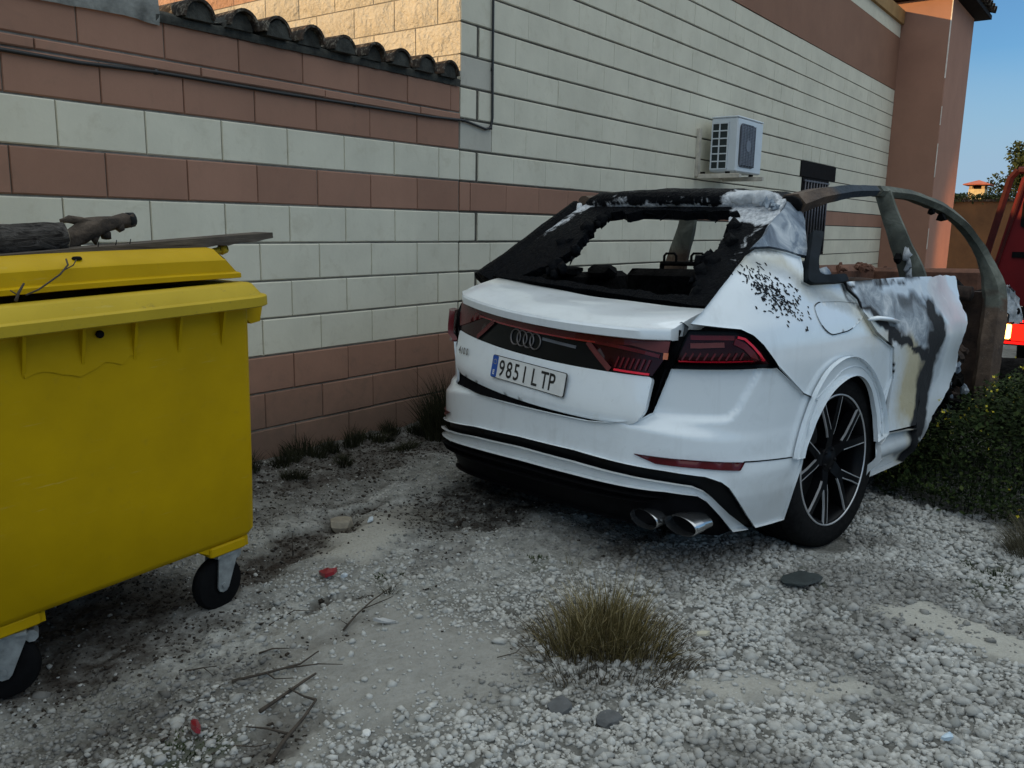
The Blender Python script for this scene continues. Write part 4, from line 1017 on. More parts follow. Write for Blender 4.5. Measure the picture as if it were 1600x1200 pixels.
# paint blown off in small curling flakes
mb = MB(); fl = np.random.default_rng(4)
for i in range(420):
    u = fl.normal(0, 1, 2); x = -.47 + .105 * u[0]; z = 1.165 + .050 * u[1] - .42 * (x + .47)
    if not (-.72 < x < -.12 and .98 < z < 1.29) or fl.random() < .25 + 1.0 * max(0, x + .38) + .5 * max(0, -x - .55) * 4: continue
    L = fl.uniform(.0025, .011) * (1 if fl.random() < .8 else 1.5); w = fl.uniform(.0015, .0045); a = fl.normal(-.75, .5); q = []
    for (du, dv) in ((-L, fl.normal(0, .001)), (-L * .3, w), (L, w * fl.uniform(-.6, .6)), (L * .4, -w)):
        q.append(S(X_(x + du * math.cos(a) - dv * math.sin(a)), z + du * math.sin(a) + dv * math.cos(a), .0030))
    q2 = [p - np.array([0, -.003, 0]) for p in q]
    mb.add(q + q2, [(0, 1, 2, 3), (0, 4, 5, 1), (1, 5, 6, 2), (2, 6, 7, 3), (3, 7, 4, 0)])
fo = mb.obj('paint_flakes', simple('burnt_paint_flake', (.010, .012, .015), .8, spec=.15), quarter); fo['kind'] = 'stuff'
# fuel flap outline
FLP = round_poly([(1.568, 1.098), (1.616, 1.112), (1.794, 1.107), (1.967, 1.09), (1.975, 1.029), (1.828, .977), (1.645, .967), (1.573, 1.024)], .05)
ff = panel('fuel_flap', FLP, lambda l, z: S(l, z, .0035), M_PAINT, quarter, .02, .0025, mask=quarter_mask)
def ribbon(name, pts, w, fn, mat, parent, closed=False, off=.0):
    P = np.array(pts, float); n = len(P); V = []; F = []
    for i in range(n):
        a = P[i - 1] if (i > 0 or closed) else P[i]; b = P[(i + 1) % n] if (i < n - 1 or closed) else P[i]
        d = b - a; d /= np.linalg.norm(d) + 1e-9; nn = np.array([-d[1], d[0]])
        for s in (-1, 1): V.append(fn(*(P[i] + nn * s * w / 2)))
    for i in range(n if closed else n - 1): F.append((2 * i, 2 * i + 1, 2 * ((i + 1) % n) + 1, 2 * ((i + 1) % n)))
    V = np.array(V).reshape(-1, 3); c = V.mean(0)
    return V, F
def raised(name, pts, w, fn, mat, parent, h=.003, closed=False):
    """a thin bar lying on a surface, with height"""
    V0, F0 = ribbon(name, pts, w, lambda a, b: fn(a, b, 0), mat, parent, closed); V1, F1 = ribbon(name, pts, w, lambda a, b: fn(a, b, h), mat, parent, closed)
    n = len(V0); V = np.vstack([V0, V1]); F = [tuple(n + i for i in f) for f in F1]
    m = n // 2
    for i in range(m if closed else m - 1):
        j = (i + 1) % m
        F += [(2 * i, 2 * j, n + 2 * j, n + 2 * i), (2 * j + 1, 2 * i + 1, n + 2 * i + 1, n + 2 * j + 1)]
    if not closed: F += [(0, n, n + 1, 1), (n - 2, n - 1, 2 * n - 1, 2 * n - 2)]
    return mobj(name, V, F, mat, parent)
raised('flap_gap', [p for p in FLP[2:9]], .004, lambda a, b, h: S(a, b, .0036 + h), M_INNER, ff, .0015)
raised('flap_gap', [p for p in FLP[-14:-3]], .004, lambda a, b, h: S(a, b, .0036 + h), M_INNER, ff, .0015)
# scorched upper quarter and roof pillar skin
sp_ = [(1.277, 1.340), (1.393, 1.344), (1.503, 1.330), (1.605, 1.308), (1.670, 1.30), (1.715, 1.352), (1.77, 1.42), (1.80, 1.46), (1.80, 1.53), (1.70, 1.548), (1.60, 1.50), (1.45, 1.42)]
panel('scorched_pillar', sp_, lambda l, z: S(l, z, -.012) + np.stack([0 * z + .10 * sstep(1.33, 1.6, z), .010 * np.sin(np.asarray(l) * 22) * sstep(1.33, 1.42, z), 0 * z], -1), M_ASH, car, .02, .02, back=True)
# side window surround
wt = [(1.790, 1.408), (1.622, 1.283), (1.560, 1.225), (1.534, 1.196), (1.572, 1.184), (1.78, 1.182), (1.885, 1.184), (1.885, 1.214), (1.69, 1.214), (1.655, 1.225), (1.70, 1.28), (1.885, 1.405)]
panel('window_trim', round_poly(wt, .02), lambda l, z: S(l, z, .004), simple('scorched_window_trim', (.007, .010, .013), .6, var=.6, spec=.08), car, .02, .03, back=True)
# door, sill, flare
dp = [(1.885, 1.184), (2.2, 1.188), (2.454, 1.190), (2.85, 1.188), (3.195, 1.178), (3.200, 1.11), (3.170, 1.048), (3.190, .97), (3.178, .907), (3.111, .804), (3.150, .70), (3.120, .66), (3.016, .596), (2.960, .55), (2.904, .503), (2.80, .43), (2.739, .35), (2.66, .315), (2.623, .333), (2.600, .428), (2.262, .443), (2.298, .71), (2.252, .866), (2.058, .955), (1.968, 1.048), (1.957, 1.108), (1.884, 1.155)]
def Sdoor(l, z, off=0.0):
    p = S(l, z, off); x = p[..., 0]
    bulge = .010 * np.sin(x * 9 + z * 5) * sstep(.8, 1.3, x) + .010 * np.sin(z * 16) * sstep(.85, 1.3, x)
    p = p.copy(); p[..., 1] -= bulge; return p
_fe = [p for p in dp[3:20]]; dp = dp[:3] + [tuple(np.array(p) + np.array([(float(fbm(np.array([i * .9]), np.array([1.3]), 3, 5)[0]) - .5) * .05, (float(fbm(np.array([i * .9]), np.array([7.3]), 3, 6)[0]) - .5) * .03])) for i, p in enumerate(resample(_fe, .03)[:-1]) if i < len(resample(_fe, .03)) - 20] + [dp[19]] + dp[20:]
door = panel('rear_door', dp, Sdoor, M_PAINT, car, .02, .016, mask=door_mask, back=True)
tag(door, 'scorched rear door with smoke streaks and a ragged burnt front edge')
mb = MB(); 
hp = [(.235, .068, 1.015), (.29, .040, 1.020), (.40, .034, 1.008), (.49, .042, .992), (.52, .062, .985)]
hp = [(x, float(S(X_(x), z)[1]) - o, z) for (x, _, z), o in zip(hp, (.002, .030, .034, .028, .002))]
mb.tube(hp, [.014, .020, .021, .019, .013], 10, sq=(.55, 1.0), up=(0, 1, 0)); mb.obj('door_handle', M_PAINT, door, True)
mb = MB(); mb.box(.27, float(S(X_(.35), .965)[1]) - .002, .945, .45, float(S(X_(.35), .965)[1]) + .01, .985); mb.obj('handle_recess', M_INNER, door)
sl = [(2.120, .235), (2.215, .233), (2.40, .237), (2.560, .242), (2.575, .29), (2.555, .34), (2.582, .415), (2.236, .436), (2.165, .40), (2.135, .32)]
panel('sill', sl, lambda l, z: S(l, z, .002) - np.stack([0 * z, .022 * sstep(.395, .36, z) * sstep(.27, .34, z) - .02 * (1 - sstep(.25, .33, z)), 0 * z], -1), M_PAINT, car, .02, .03, mask=lambda UV, V: np.stack([.9 * sstep(.73, .80, V[:, 0]), 0 * V[:, 0], .5 * sstep(.68, .76, V[:, 0])], 1))
fl_ = FL_OUT + FL_IN[::-1]
panel('arch_flare', fl_, lambda l, z: S(l, z, .0075), M_PAINT, car, .014, .022)
fl2 = [(-a, b) for a, b in fl_]
panel('arch_flare', fl2, lambda l, z: S(l, z, .013), M_PAINT, car, .03, .05)
# wheel wells
for y0, y1 in ((.085, .42), (1.56, 1.895)):
    V = []; F = []; n = 24
    for y in (y0, y1):
        for i in range(n + 1): a = math.radians(-25 + 230 * i / n); V.append((.02 + .415 * math.cos(a), y, .36 + .415 * math.sin(a)))
    for i in range(n): F.append((i, i + 1, n + 2 + i, n + 1 + i))
    F.append(tuple((n + 1 if y0 < 1 else 0) + i for i in range(n + 1)))
    mobj('wheel_well', V, F, M_INNER, car, True)

# ---- lamp on the body corner
def lampset(s):
    F_ = lambda P: [(s * a, b) for a, b in P]
    base = F_(round_poly([(.757, .868), (.983, .870), (1.227, .868), (1.16, .940), (1.096, .998), (1.049, 1.019), (.826, 1.022)], .008))
    lamp = panel('tail_lamp', base, lambda l, z: S(l, z, -.004), M_GLOSSB if s > 0 else M_LRED, car, .02, .03)
    lens = F_(round_poly([(.772, .888), (.983, .886), (1.190, .882), (1.145, .935), (1.083, .989), (1.045, 1.006), (.828, 1.010)], .008))
    panel('lens', lens, lambda l, z: S(l, z, .0025), M_LREDD, lamp, .02, .006)
    f = lambda a, b, h: S(s * a, b, .0050 + h)
    raised('light_strip', [(.786, .900), (.85, .899), (.92, .899), (.983, .899), (1.04, .899), (1.105, .898)], .006, f, M_LREDB, lamp, .003)
    raised('light_strip', [(1.163, .893), (1.135, .925), (1.10, .960), (1.068, .988), (1.035, .996)], .010, f, M_LREDB, lamp, .003)
    raised('lamp_band', [(1.120, .894), (1.10, .925), (1.065, .958), (1.02, .980)], .026, f, M_LRED, lamp, .0025)
    raised('lamp_band', [(.835, .995), (.90, .995), (.96, .995), (1.02, .993)], .018, f, M_LRED, lamp, .003)
    raised('lamp_band', [(.835, .963), (.88, .964), (.93, .966), (.975, .967)], .020, f, M_LPINK, lamp, .0025)
    for i in range(9):
        a = .80 + i * .030; raised('lamp_rib', [(a, .906), (a + .009, .920), (a + .018, .934)], .007, f, M_LRED, lamp, .003)
lampset(1); lampset(-1)
# dark gutter between tailgate and quarter
for s in (1, -1):
    G = [(s * .58, .62), (s * .676, .655), (s * .76, .86), (s * .832, 1.03), (s * .80, 1.045), (s * .62, .98), (s * .56, .70)]
    panel('seal_channel', G, lambda l, z: S(l, z, -.050), M_GUT, car, .03, .02)
    raised('seal_lip', [(s * .655, .665), (s * .725, .86), (s * .79, 1.02)], .012, lambda a, b, h: S(a, b, -.050 + h), M_SATINB, car, .03)

# ---- tailgate, knocked out of line: it hangs lower and further out on the right
YC, HW = .975, .68
def tg_post(V):
    V = np.array(V, float); y = V[:, 1].copy()
    V[:, 0] -= .050 * np.clip((1.75 - y) / 1.4, 0, 1.2); V[:, 2] += .075 * (y - .35) - .020 * np.clip(1 - ((y - YC) / .70) ** 2, 0, 1); return V
_TP = np.array([(.58, .04), (.605, .012), (.625, -.012), (.66, -.022), (.72, -.012), (.80, .008), (.83, .016), (.90, .034), (.99, .052), (1.05, .06)])
def Tg(y, z, off=0.0):
    y = np.asarray(y, float); z = np.asarray(z, float); s = (y - YC) / .72
    x = -1.0 + .11 * np.abs(s) ** 2.2 + .03 * np.clip(np.abs(s) - .8, 0, 1) + np.interp(z, _TP[:, 0], _TP[:, 1]) - off
    return np.stack([x, y, z], -1)
TGF = lambda o: (lambda y, z: Tg(y, z, o))
def ymir(P): return P + [(2 * YC - a, b) for a, b in P[::-1]]
tp_ = round_poly([(.425, .630), (.372, .650), (.340, .70), (.332, .838), (YC + .671, .838), (YC + .666, .70), (YC + .635, .648), (YC + .585, .632), (YC, .630)], .02, 3)
def tg_mask(UV, V):
    m = np.zeros((len(UV), 3)); y, z = UV[:, 0], UV[:, 1]
    m[:, 2] = .40 * np.exp(-((y - .55) / .05) ** 2) * sstep(.74, .62, z) * 0 + .25 * np.exp(-((y - .56) / .03) ** 2 - ((z - .63) / .05) ** 2)
    return m
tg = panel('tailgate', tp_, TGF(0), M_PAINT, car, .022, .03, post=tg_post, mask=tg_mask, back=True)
tag(tg, 'white tailgate knocked crooked, standing out on its right side')
def tgpanel(name, poly, off, mat, t=.008, step=.03): return panel(name, poly, TGF(off), mat, tg, step, t, post=tg_post)
def tgbar(name, pts, w, off, mat, h=.003, parent=None, closed=False):
    o = raised(name, pts, w, lambda a, b, hh: tg_post(Tg(a, b, off + hh).reshape(1, 3))[0], mat, parent or tg, h, closed); return o
tgpanel('black_trim', [(.336, .841), (YC + .671, .841), (YC + .690, 1.0), (YC - .690, 1.0), (YC - .685, .94)], -.004, M_GLOSSB, .02)
# full-width light bar and inner lamps
tgbar('light_bar', [(YC - .68, .972), (YC - .5, .970), (YC - .25, .968), (YC, .967), (YC + .25, .968), (YC + .5, .970), (YC + .68, .972)], .032, -.002, M_LRED, .008)
tgbar('light_bar', [(YC - .36, .951), (YC - .2, .950), (YC, .949), (YC + .25, .950), (YC + .45, .951)], .007, -.002, simple('mid_red_lens', (.28, .008, .018), .2, coat=.6), .010)
for s in (1, -1):
    q = lambda P: [(YC - s * a, b) for a, b in P]
    tgpanel('inner_lamp', q([(.305, .952), (.686, .952), (.676, .91), (.640, .843), (.465, .842)]), .002, M_LREDD, .006)
    tgbar('lamp_band', q([(.318, .948), (.385, .895), (.450, .848)]), .022, .0030, M_LPINK if s > 0 else M_LRED, .003)
    if s > 0:
        tgbar('lamp_band', q([(.36, .952), (.48, .945), (.60, .932), (.66, .922)]), .014, .0045, M_LRED, .003)
        tgpanel('lamp_corner', q([(.52, .960), (.60, .946), (.66, .938), (.692, .938), (.694, .984), (.60, .978)]), .008, M_LPINK, .004)
        tgbar('light_strip', q([(.472, .852), (.53, .850), (.58, .849), (.630, .848)]), .008, .005, M_LREDB, .004)
        tgbar('lamp_reflector', q([(.676, .925), (.694, .925)]), .026, .006, simple('orange_reflector', (.55, .16, .07), .3), .004)
        for i in range(7): a = .475 + i * .023; tgbar('lamp_rib', q([(a, .862), (a + .012, .905)]), .008, .005, M_LRED, .004)
    else:
        tgpanel('lamp_corner', q([(.40, .955), (.55, .90), (.668, .86), (.690, .90), (.694, .984), (.60, .978)]), .006, M_LRED, .004)
# rear deck with ducktail lip
NE = 44; V = []; F = []; prof_n = 0
for i in range(NE + 1):
    s = -1 + 2 * i / NE; y = YC + .695 * s
    xe = -1.0 + .11 * abs(s) ** 2.2 + .04 * max(0, abs(s) - .86) / .14; xf = -.600 - .03 * s * s * 0 + .03 * abs(s); yf = YC + .69 * s
    ze, zf = 1.032, 1.098
    col = [(xe + .10, y, .984), (xe + .012, y, .986), (xe + .004, y, .990), (xe, y, 1.022), (xe + .006, y, 1.033), (xe + .03, y, 1.037)]
    for k in range(1, 9):
        u = k / 8; xx = xe + .03 + (xf - xe - .03) * u; zz = 1.037 + (zf - 1.037) * (u ** .8) + .004 * math.sin(PI * u)
        col.append((xx, y + (yf - y) * u, zz + .0015 * math.sin(9 * s + 5 * u)))
    col.append((xf + .01, yf, zf - .05)); prof_n = len(col); V += col
for i in range(NE):
    for j in range(prof_n - 1): F.append((i * prof_n + j, i * prof_n + j + 1, (i + 1) * prof_n + j + 1, (i + 1) * prof_n + j))
F.append(tuple(range(prof_n))); F.append(tuple(NE * prof_n + j for j in range(prof_n - 1, -1, -1)))
V = tg_post(V)
A = np.zeros((len(V), 3)); xl = V[:, 0]
A[:, 0] = .7 * sstep(-.632, -.60, xl); A[:, 1] = .55 * sstep(-.72, -.60, xl); A[:, 2] = .30 * sstep(-.75, -.62, xl) + .25 * sstep(1.35, 1.7, V[:, 1]) * sstep(-.9, -.7, xl)
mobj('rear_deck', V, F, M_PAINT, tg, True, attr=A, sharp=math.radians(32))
# badge of four rings
def ring_mesh(cy, cz, r, w, off):
    n = 32; V = []; F = []
    for i in range(n):
        a = 2 * PI * i / n
        for (dr, h) in ((-w, 0), (-w * .8, .005), (w * .8, .005), (w, 0)):
            V.append(Tg(cy + (r + dr) * math.cos(a), cz + (r + dr) * math.sin(a), off + h))
    for i in range(n):
        for j in range(3): F.append((i * 4 + j, i * 4 + j + 1, ((i + 1) % n) * 4 + j + 1, ((i + 1) % n) * 4 + j))
    return tg_post(np.array(V).reshape(-1, 3)), F
for i in range(4):
    V, F = ring_mesh(1.038 + (1.5 - i) * .0465, .906, .0350, .0030, -.002); mobj('badge_ring', V, F, M_RING, tg, True)
tgbar('handle_strip', [(.925, .925), (.83, .921), (.72, .916)], .012, -.003, simple('grey_glint_strip', (.10, .11, .13), .3), .003)

# ---- lettering
def text_verts(s, size, condense=1.0, bold=.0012):
    cu = bpy.data.curves.new('lettering', 'FONT'); cu.body = s; cu.size = size; cu.resolution_u = 3; cu.fill_mode = 'BOTH'; cu.extrude = 0.0; cu.offset = bold
    o = bpy.data.objects.new('lettering', cu); COL.objects.link(o)
    dg = bpy.context.evaluated_depsgraph_get(); me = bpy.data.meshes.new_from_object(o.evaluated_get(dg))
    V = np.array([v.co[:] for v in me.vertices]); F = [tuple(p.vertices) for p in me.polygons]
    bpy.data.objects.remove(o); bpy.data.curves.remove(cu); bpy.data.meshes.remove(me)
    V[:, 0] *= condense; return V, F
def on_plane(V2, c, ex, ez, nrm, h): return [c + ex * v[0] + ez * v[1] + nrm * h for v in V2]
PW, PH = .505, .107
pc = tg_post(Tg(YC + .0, .753, .014).reshape(1, 3))[0]
pa = tg_post(Tg(YC + PW / 2, .753, .014).reshape(1, 3))[0]; pb = tg_post(Tg(YC - PW / 2, .753, .014).reshape(1, 3))[0]
ex = (pb - pa) / np.linalg.norm(pb - pa); ez = np.array([.16, 0, 1.0]); ez -= ex * (ez @ ex); ez /= np.linalg.norm(ez); nr_ = np.cross(ex, ez); nr_ = -nr_ if nr_[0] > 0 else nr_
pc = (pa + pb) / 2 + nr_ * .004
mb = MB()
def slab(P2, h0, h1, m):
    n = len(P2); V = on_plane(P2, pc, ex, ez, nr_, h1) + on_plane(P2, pc, ex, ez, nr_, h0)
    mb.add(V, [tuple(range(n))] + [(i, n + i, n + (i + 1) % n, (i + 1) % n) for i in range(n)], m)
slab(rrect(-PW / 2, -PH / 2, PW / 2, PH / 2, .010), -.004, .0015, 1)
slab(rrect(-PW / 2 + .003, -PH / 2 + .003, PW / 2 - .003, PH / 2 - .003, .008), 0, .003, 0)
slab(rrect(-PW / 2 + .003, -PH / 2 + .003, -PW / 2 + .044, PH / 2 - .003, .006), 0, .0036, 2)
def put_text(s, x, z, size, m, cond=1.0, h=.0042):
    V2, F2 = text_verts(s, size, cond); mn = V2.min(0); V2[:, 0] += x - mn[0]; V2[:, 1] += z
    V = on_plane(V2, pc, ex, ez, nr_, h); mb.add(V, F2, m)
xx = -PW / 2 + .058
for ch in '9851':
    put_text(ch, xx + (.016 if ch == '1' else 0), -.0375, .108, 1, .80); xx += .0535
xx += .020
for ch in 'LTP':
    put_text(ch, xx, -.0375, .108, 1, .80); xx += .0560
put_text('E', -PW / 2 + .016, -.038, .030, 0, .9)
for i in range(10):
    a = 2 * PI * i / 10; cx_, cz_ = -PW / 2 + .0235 + .011 * math.cos(a), .022 + .011 * math.sin(a)
    slab([(cx_ - .0016, cz_ - .0016), (cx_ + .0016, cz_ - .0016), (cx_ + .0016, cz_ + .0016), (cx_ - .0016, cz_ + .0016)], .0036, .0040, 3)
M_PLATE = simple('plate_white', (.66, .67, .66), .45, var=.1, scale=20)
mb.obj('number_plate', [M_PLATE, simple('plate_black', (.012, .012, .012), .5), simple('plate_blue', (.012, .08, .36), .4), simple('star_yellow', (.6, .5, .05), .5)], tg)
# model badge on the left
mb = MB(); c0 = tg_post(Tg(1.590, .735, .004).reshape(1, 3))[0]; c1 = tg_post(Tg(1.450, .748, .004).reshape(1, 3))[0]; e2 = (c1 - c0) / np.linalg.norm(c1 - c0)
xx = 0
for ch, sz in (('4', .052), ('I', .044), ('0', .047), ('0', .047)):
    V2, F2 = text_verts(ch, sz, 1.0); w = V2[:, 0].max() - V2[:, 0].min(); V2[:, 0] += xx - V2[:, 0].min(); xx += w + .012
    Vb = [c0 + e2 * v[0] + ez * v[1] + nr_ * .006 for v in V2]; mb.add(Vb, F2)
mb.obj('model_badge', M_RING, tg)

# ---- burnt rear window frame
BRp, BLp = np.array([-.60, .365, 1.108]), np.array([-.60, 1.735, 1.205]); TRp, TLp = np.array([.015, .415, 1.575]), np.array([.015, 1.605, 1.622])
def Rw(u, v):
    u = np.asarray(u, float)[..., None]; v = np.asarray(v, float)[..., None]
    p = (BRp * (1 - u) + BLp * u) * (1 - v) + (TRp * (1 - u) + TLp * u) * v
    side = 1 - 4 * (u - .5) ** 2
    return p + np.array([-.05, 0, .03]) * side * np.sin(PI * np.clip(v, 0, 1)) + np.array([.0, 0, .035]) * np.sin(PI * np.clip(v, 0, 1)) * (1 - side) + np.array([0, 1, 0]) * (.0)
rg = np.random.default_rng(3)
def ragged(P, amp, step=.012):
    out = []; acc = 0.0
    for a, b in zip(P, P[1:] + P[:1]):
        a, b = np.array(a), np.array(b); L = np.hypot(*(b - a)); n = max(2, int(L / step)); d = (b - a) / L
        for i in range(n):
            q = a + (b - a) * i / n; s_ = (acc + L * i / n); o = (float(fbm(np.array([s_ * 16]), np.array([3.7]), 4, 71)[0]) - .5) * amp * 7 + rg.normal(0, amp * .22)
            out.append(tuple(q + np.array([-d[1], d[0]]) * o))
        acc += L
    return out
hole = ragged([(.10, .04), (.83, .04), (.80, .10), (.735, .16), (.70, .265), (.672, .365), (.706, .527), (.73, .667), (.735, .80), (.66, .835), (.60, .78), (.55, .84), (.30, .835), (.10, .835), (.078, .70), (.062, .57), (.058, .44), (.070, .30), (.05, .15), (.06, .06)], .008)
def frame_mask(UV, V):
    m = np.zeros((len(UV), 3)); u, v = UV[:, 0], UV[:, 1]
    sp = pl_dist(u, v, [(.955, .35), (.925, .7), (.93, 1.0)]); m[:, 1] = .36 * (1 - sstep(.015, .075, sp)) * sstep(.22, .5, v) + .26 * (1 - sstep(.01, .04, np.abs(u + .04))) * sstep(.1, .4, v) + .30 * sstep(.80, 1.0, v) + .5 * sstep(.86, .70, 1 - v) * (1 - sstep(.10, .16, u)) * sstep(.62, .75, v); return m  # edge streaks: pale ash together with highlights painted into the colour
outer = ragged([(-.03, -.01), (.985, 0), (.945, .45), (.95, 1.0), (-.07, 1.0), (-.085, .75), (-.088, .5), (-.056, .30)], .004, .05)
panel('window_frame', outer, Rw, M_TAR, car, .018, .05, [hole], mask=frame_mask, back=True)
# dripping shreds of glass and lining round the opening
mb = MB()
for i in range(46):
    side = rg.random()
    if side < .36: v = rg.uniform(.25, .80); u = .68 + .07 * v + rg.normal(0, .015)
    elif side < .70: u, v = .06 + rg.normal(0, .015), rg.uniform(.12, .8)
    else: u, v = rg.uniform(.10, .72), .84
    p = Rw(u, v) + np.array([.02, 0, 0]); L = rg.uniform(.015, .06)
    pts = [p, p + np.array([rg.normal(0, .012), rg.normal(0, .012), -L * .5]), p + np.array([rg.normal(0, .02), rg.normal(0, .02), -L])]
    r = rg.uniform(.008, .02); mb.tube(pts, [r, r * .7, r * .15], 6)
for i in range(26):
    v = rg.uniform(.08, .82); u = .70 + .06 * v + rg.normal(0, .03) if rg.random() < .6 else .05 + rg.normal(0, .02)
    mb.blob(Rw(u, v) + np.array([.01, 0, -.01]), rg.uniform(.012, .05) * np.array([.7, .9, 1.2]), seed=i, amp=.45, sub=1)
o = mb.obj('molten_shreds', M_TAR, car, True); o['kind'] = 'stuff'
# surviving strip of roof across the tailgate hinge line
NU = 40; V = []; A = []; F = []
sec = [(.00, -.075), (-.035, -.070), (-.060, -.045), (-.062, -.012), (-.04, .010), (.02, .026), (.12, .034), (.24, .030), (.33, .016), (.34, -.005), (.2, -.02), (.05, -.045)]
for i in range(NU + 1):
    s = i / NU; y = .375 + s * (1.605 - .375); c = 1 - (2 * s - 1) ** 2; e = min(1, min(s, 1 - s) / .06)
    z0 = 1.567 + .035 * y + .020 * c - .02 * (1 - e); x0 = .02 - .055 * c + .03 * (1 - e)
    for k, (dx, dz) in enumerate(sec):
        j = .010 * (fbm(np.array([s * 14 + k]), np.array([k * 1.7]), 3, 2)[0] - .5) * 2; q = .55 + .45 * e
        V.append((x0 + dx * q + j * .6, y, z0 + dz * q + j)); A.append((0, (.50 if k in (0, 1) else .20 if k in (2, 3) else .05) + .75 * (1 - sstep(.10, .24, s)) * (k < 6) + .12 * (1 - sstep(.0, .12, abs(s - .72))), 0))
ns = len(sec)
for i in range(NU):
    for j in range(ns): F.append((i * ns + j, i * ns + (j + 1) % ns, (i + 1) * ns + (j + 1) % ns, (i + 1) * ns + j))
F.append(tuple(range(ns - 1, -1, -1))); F.append(tuple(NU * ns + j for j in range(ns)))
mobj('roof_strip', V, F, M_TAR, car, True, attr=np.array(A, float))
# lobe of ash hanging over the right corner
mb = MB(); mb.blob((-.030, .425, 1.575), (.055, .060, .040), seed=8, amp=.07, sub=3); mb.blob((-.042, .52, 1.582), (.045, .09, .034), seed=9, amp=.10, sub=3); mb.obj('ash_lobe', M_ASHW, car, True)
for (a, b) in (((-.04, 1.60, 1.60), (-.05, 1.585, 1.53)), ((-.055, 1.50, 1.555), (-.05, 1.46, 1.535))):
    mb = MB(); mb.tube([a, ((a[0] + b[0]) / 2, (a[1] + b[1]) / 2, (a[2] + b[2]) / 2 + .005), b], [.014, .02, .006], 8); mb.obj('ash_shred', M_ASHW, car, True)
# crumpled ash and rag between scorched pillar and roof rail
mb = MB(); rr = np.random.default_rng(17)
for i in range(40):
    u = rr.random(); p = np.array([-.10 + .18 * u, .35 - .02 * u, 1.555 - .14 * u]) + rr.normal(0, .014, 3); mb.blob(p, rr.uniform(.008, .026, 3), seed=i, amp=.5, sub=1)
o = mb.obj('crumpled_ash', [M_ASH], car, False); o['kind'] = 'stuff'

# ---- bare roof rails and pillars
def rail(name, pts, r, sq, mask=None, n=10, mat=None, wob=.10, up=None, parent=None):
    P = np.array(pts, float); k = len(P); d = np.concatenate([[0], np.cumsum(np.linalg.norm(np.diff(P, axis=0), axis=1))]); m = max(k * 4, int(d[-1] / .03)); s = np.linspace(0, d[-1], m)
    # smooth through the points
    Q = np.stack([np.interp(s, d, P[:, i]) for i in range(3)], 1); ker = np.hanning(9); ker /= ker.sum()
    Qp = np.vstack([np.repeat(Q[:1], 4, 0) * 2 - Q[1:5][::-1] if False else np.repeat(Q[:1], 4, 0), Q, np.repeat(Q[-1:], 4, 0)]); Q = np.stack([np.convolve(Qp[:, i], ker, 'valid') for i in range(3)], 1)
    R_ = np.interp(s, d, r) if hasattr(r, '__len__') else np.full(m, r)
    mb = MB(); mb.tube([tuple(q) for q in Q], list(R_), n, sq=sq, up=up)
    V = np.array(mb.V); C = np.repeat(Q, n, 0); g = np.array([fbm(C[:, 0] * 9 + np.tile(np.arange(n), m) * 3.1, C[:, 2] * 9 + np.tile(np.arange(n), m), 3, 5) - .5]).T
    V = C + (V - C) * (1 + wob * 2 * g)
    A = np.zeros((len(V), 3)) if mask is None else mask(V)
    return mobj(name, V, mb.F, mat or M_RUST, parent or car, True, attr=A, sharp=math.radians(38))
rp = [(.07, .345, 1.545), (.3, .345, 1.592), (.65, .35, 1.632), (.95, .355, 1.646), (1.35, .34, 1.640), (1.72, .31, 1.580), (1.95, .275, 1.495), (2.09, .24, 1.395), (2.17, .205, 1.29), (2.20, .17, 1.19), (2.195, .13, 1.09), (2.165, .11, .96), (2.12, .10, .80), (2.075, .095, .62), (2.03, .09, .42), (1.99, .09, .22)]
rail('roof_rail', [(x, y, z) for x, y, z in rp[:4]], [.072, .062, .050, .043], (.75, 1.0), n=6, mask=lambda V: np.stack([.95 * sstep(.22, .62, V[:, 0] + .5 * (V[:, 2] - 1.62)) * (1 - sstep(.88, .98, V[:, 0])), .9 * sstep(.88, .98, V[:, 0]), 0 * V[:, 0]], 1), up=(0, 1, 0))
rail('windscreen_pillar', [(x, y, z) for x, y, z in rp[3:]], [.043, .042, .042, .041, .042, .046, .056, .074, .078, .075, .074, .074, .078], (.75, 1.0), n=6, wob=.16, mask=lambda V: np.stack([0 * V[:, 0], sstep(.90, 1.12, V[:, 2] + .06 * np.sin(V[:, 0] * 60 + V[:, 2] * 25)), 0 * V[:, 0]], 1), up=(0, 1, 0))
mb = MB(); mb.tube([(.058, .345, 1.543), (.075, .345, 1.546)], [.062, .066], 10, sq=(.7, 1), up=(0, 1, 0)); mb.obj('rail_bore', M_DARK, car, True)
rail('door_pillar', [(1.03, .35, 1.655), (1.05, .30, 1.50), (1.09, .245, 1.34), (1.14, .195, 1.20), (1.17, .17, .95), (1.2, .20, .40)], [.046, .050, .060, .074, .09, .10], (1.0, .42), mask=lambda V: np.stack([0 * V[:, 0], .95 * sstep(1.05, 1.2, V[:, 2]), 0 * V[:, 0]], 1), n=8, up=(1, 0, 0))
mb = MB(); [mb.blob((1.10 + .02 * i, .215 - .004 * i, 1.205 + .05 * (2 - i)), (.05, .022, .05), seed=60 + i, amp=.35, sub=2) for i in range(3)]; mb.obj('ash_lump', M_ASHW, car, True)
mb = MB(); mb.blob((-.02, .20, 1.245), (.10, .03, .045), seed=70, amp=.35, sub=2); mb.blob((.10, .19, 1.225), (.08, .03, .03), seed=71, amp=.4, sub=2); mb.tube([(.03, .20, 1.24), (.05, .2, 1.29)], [.02, .006], 6); mb.obj('ash_heap', M_ASH, car, True)
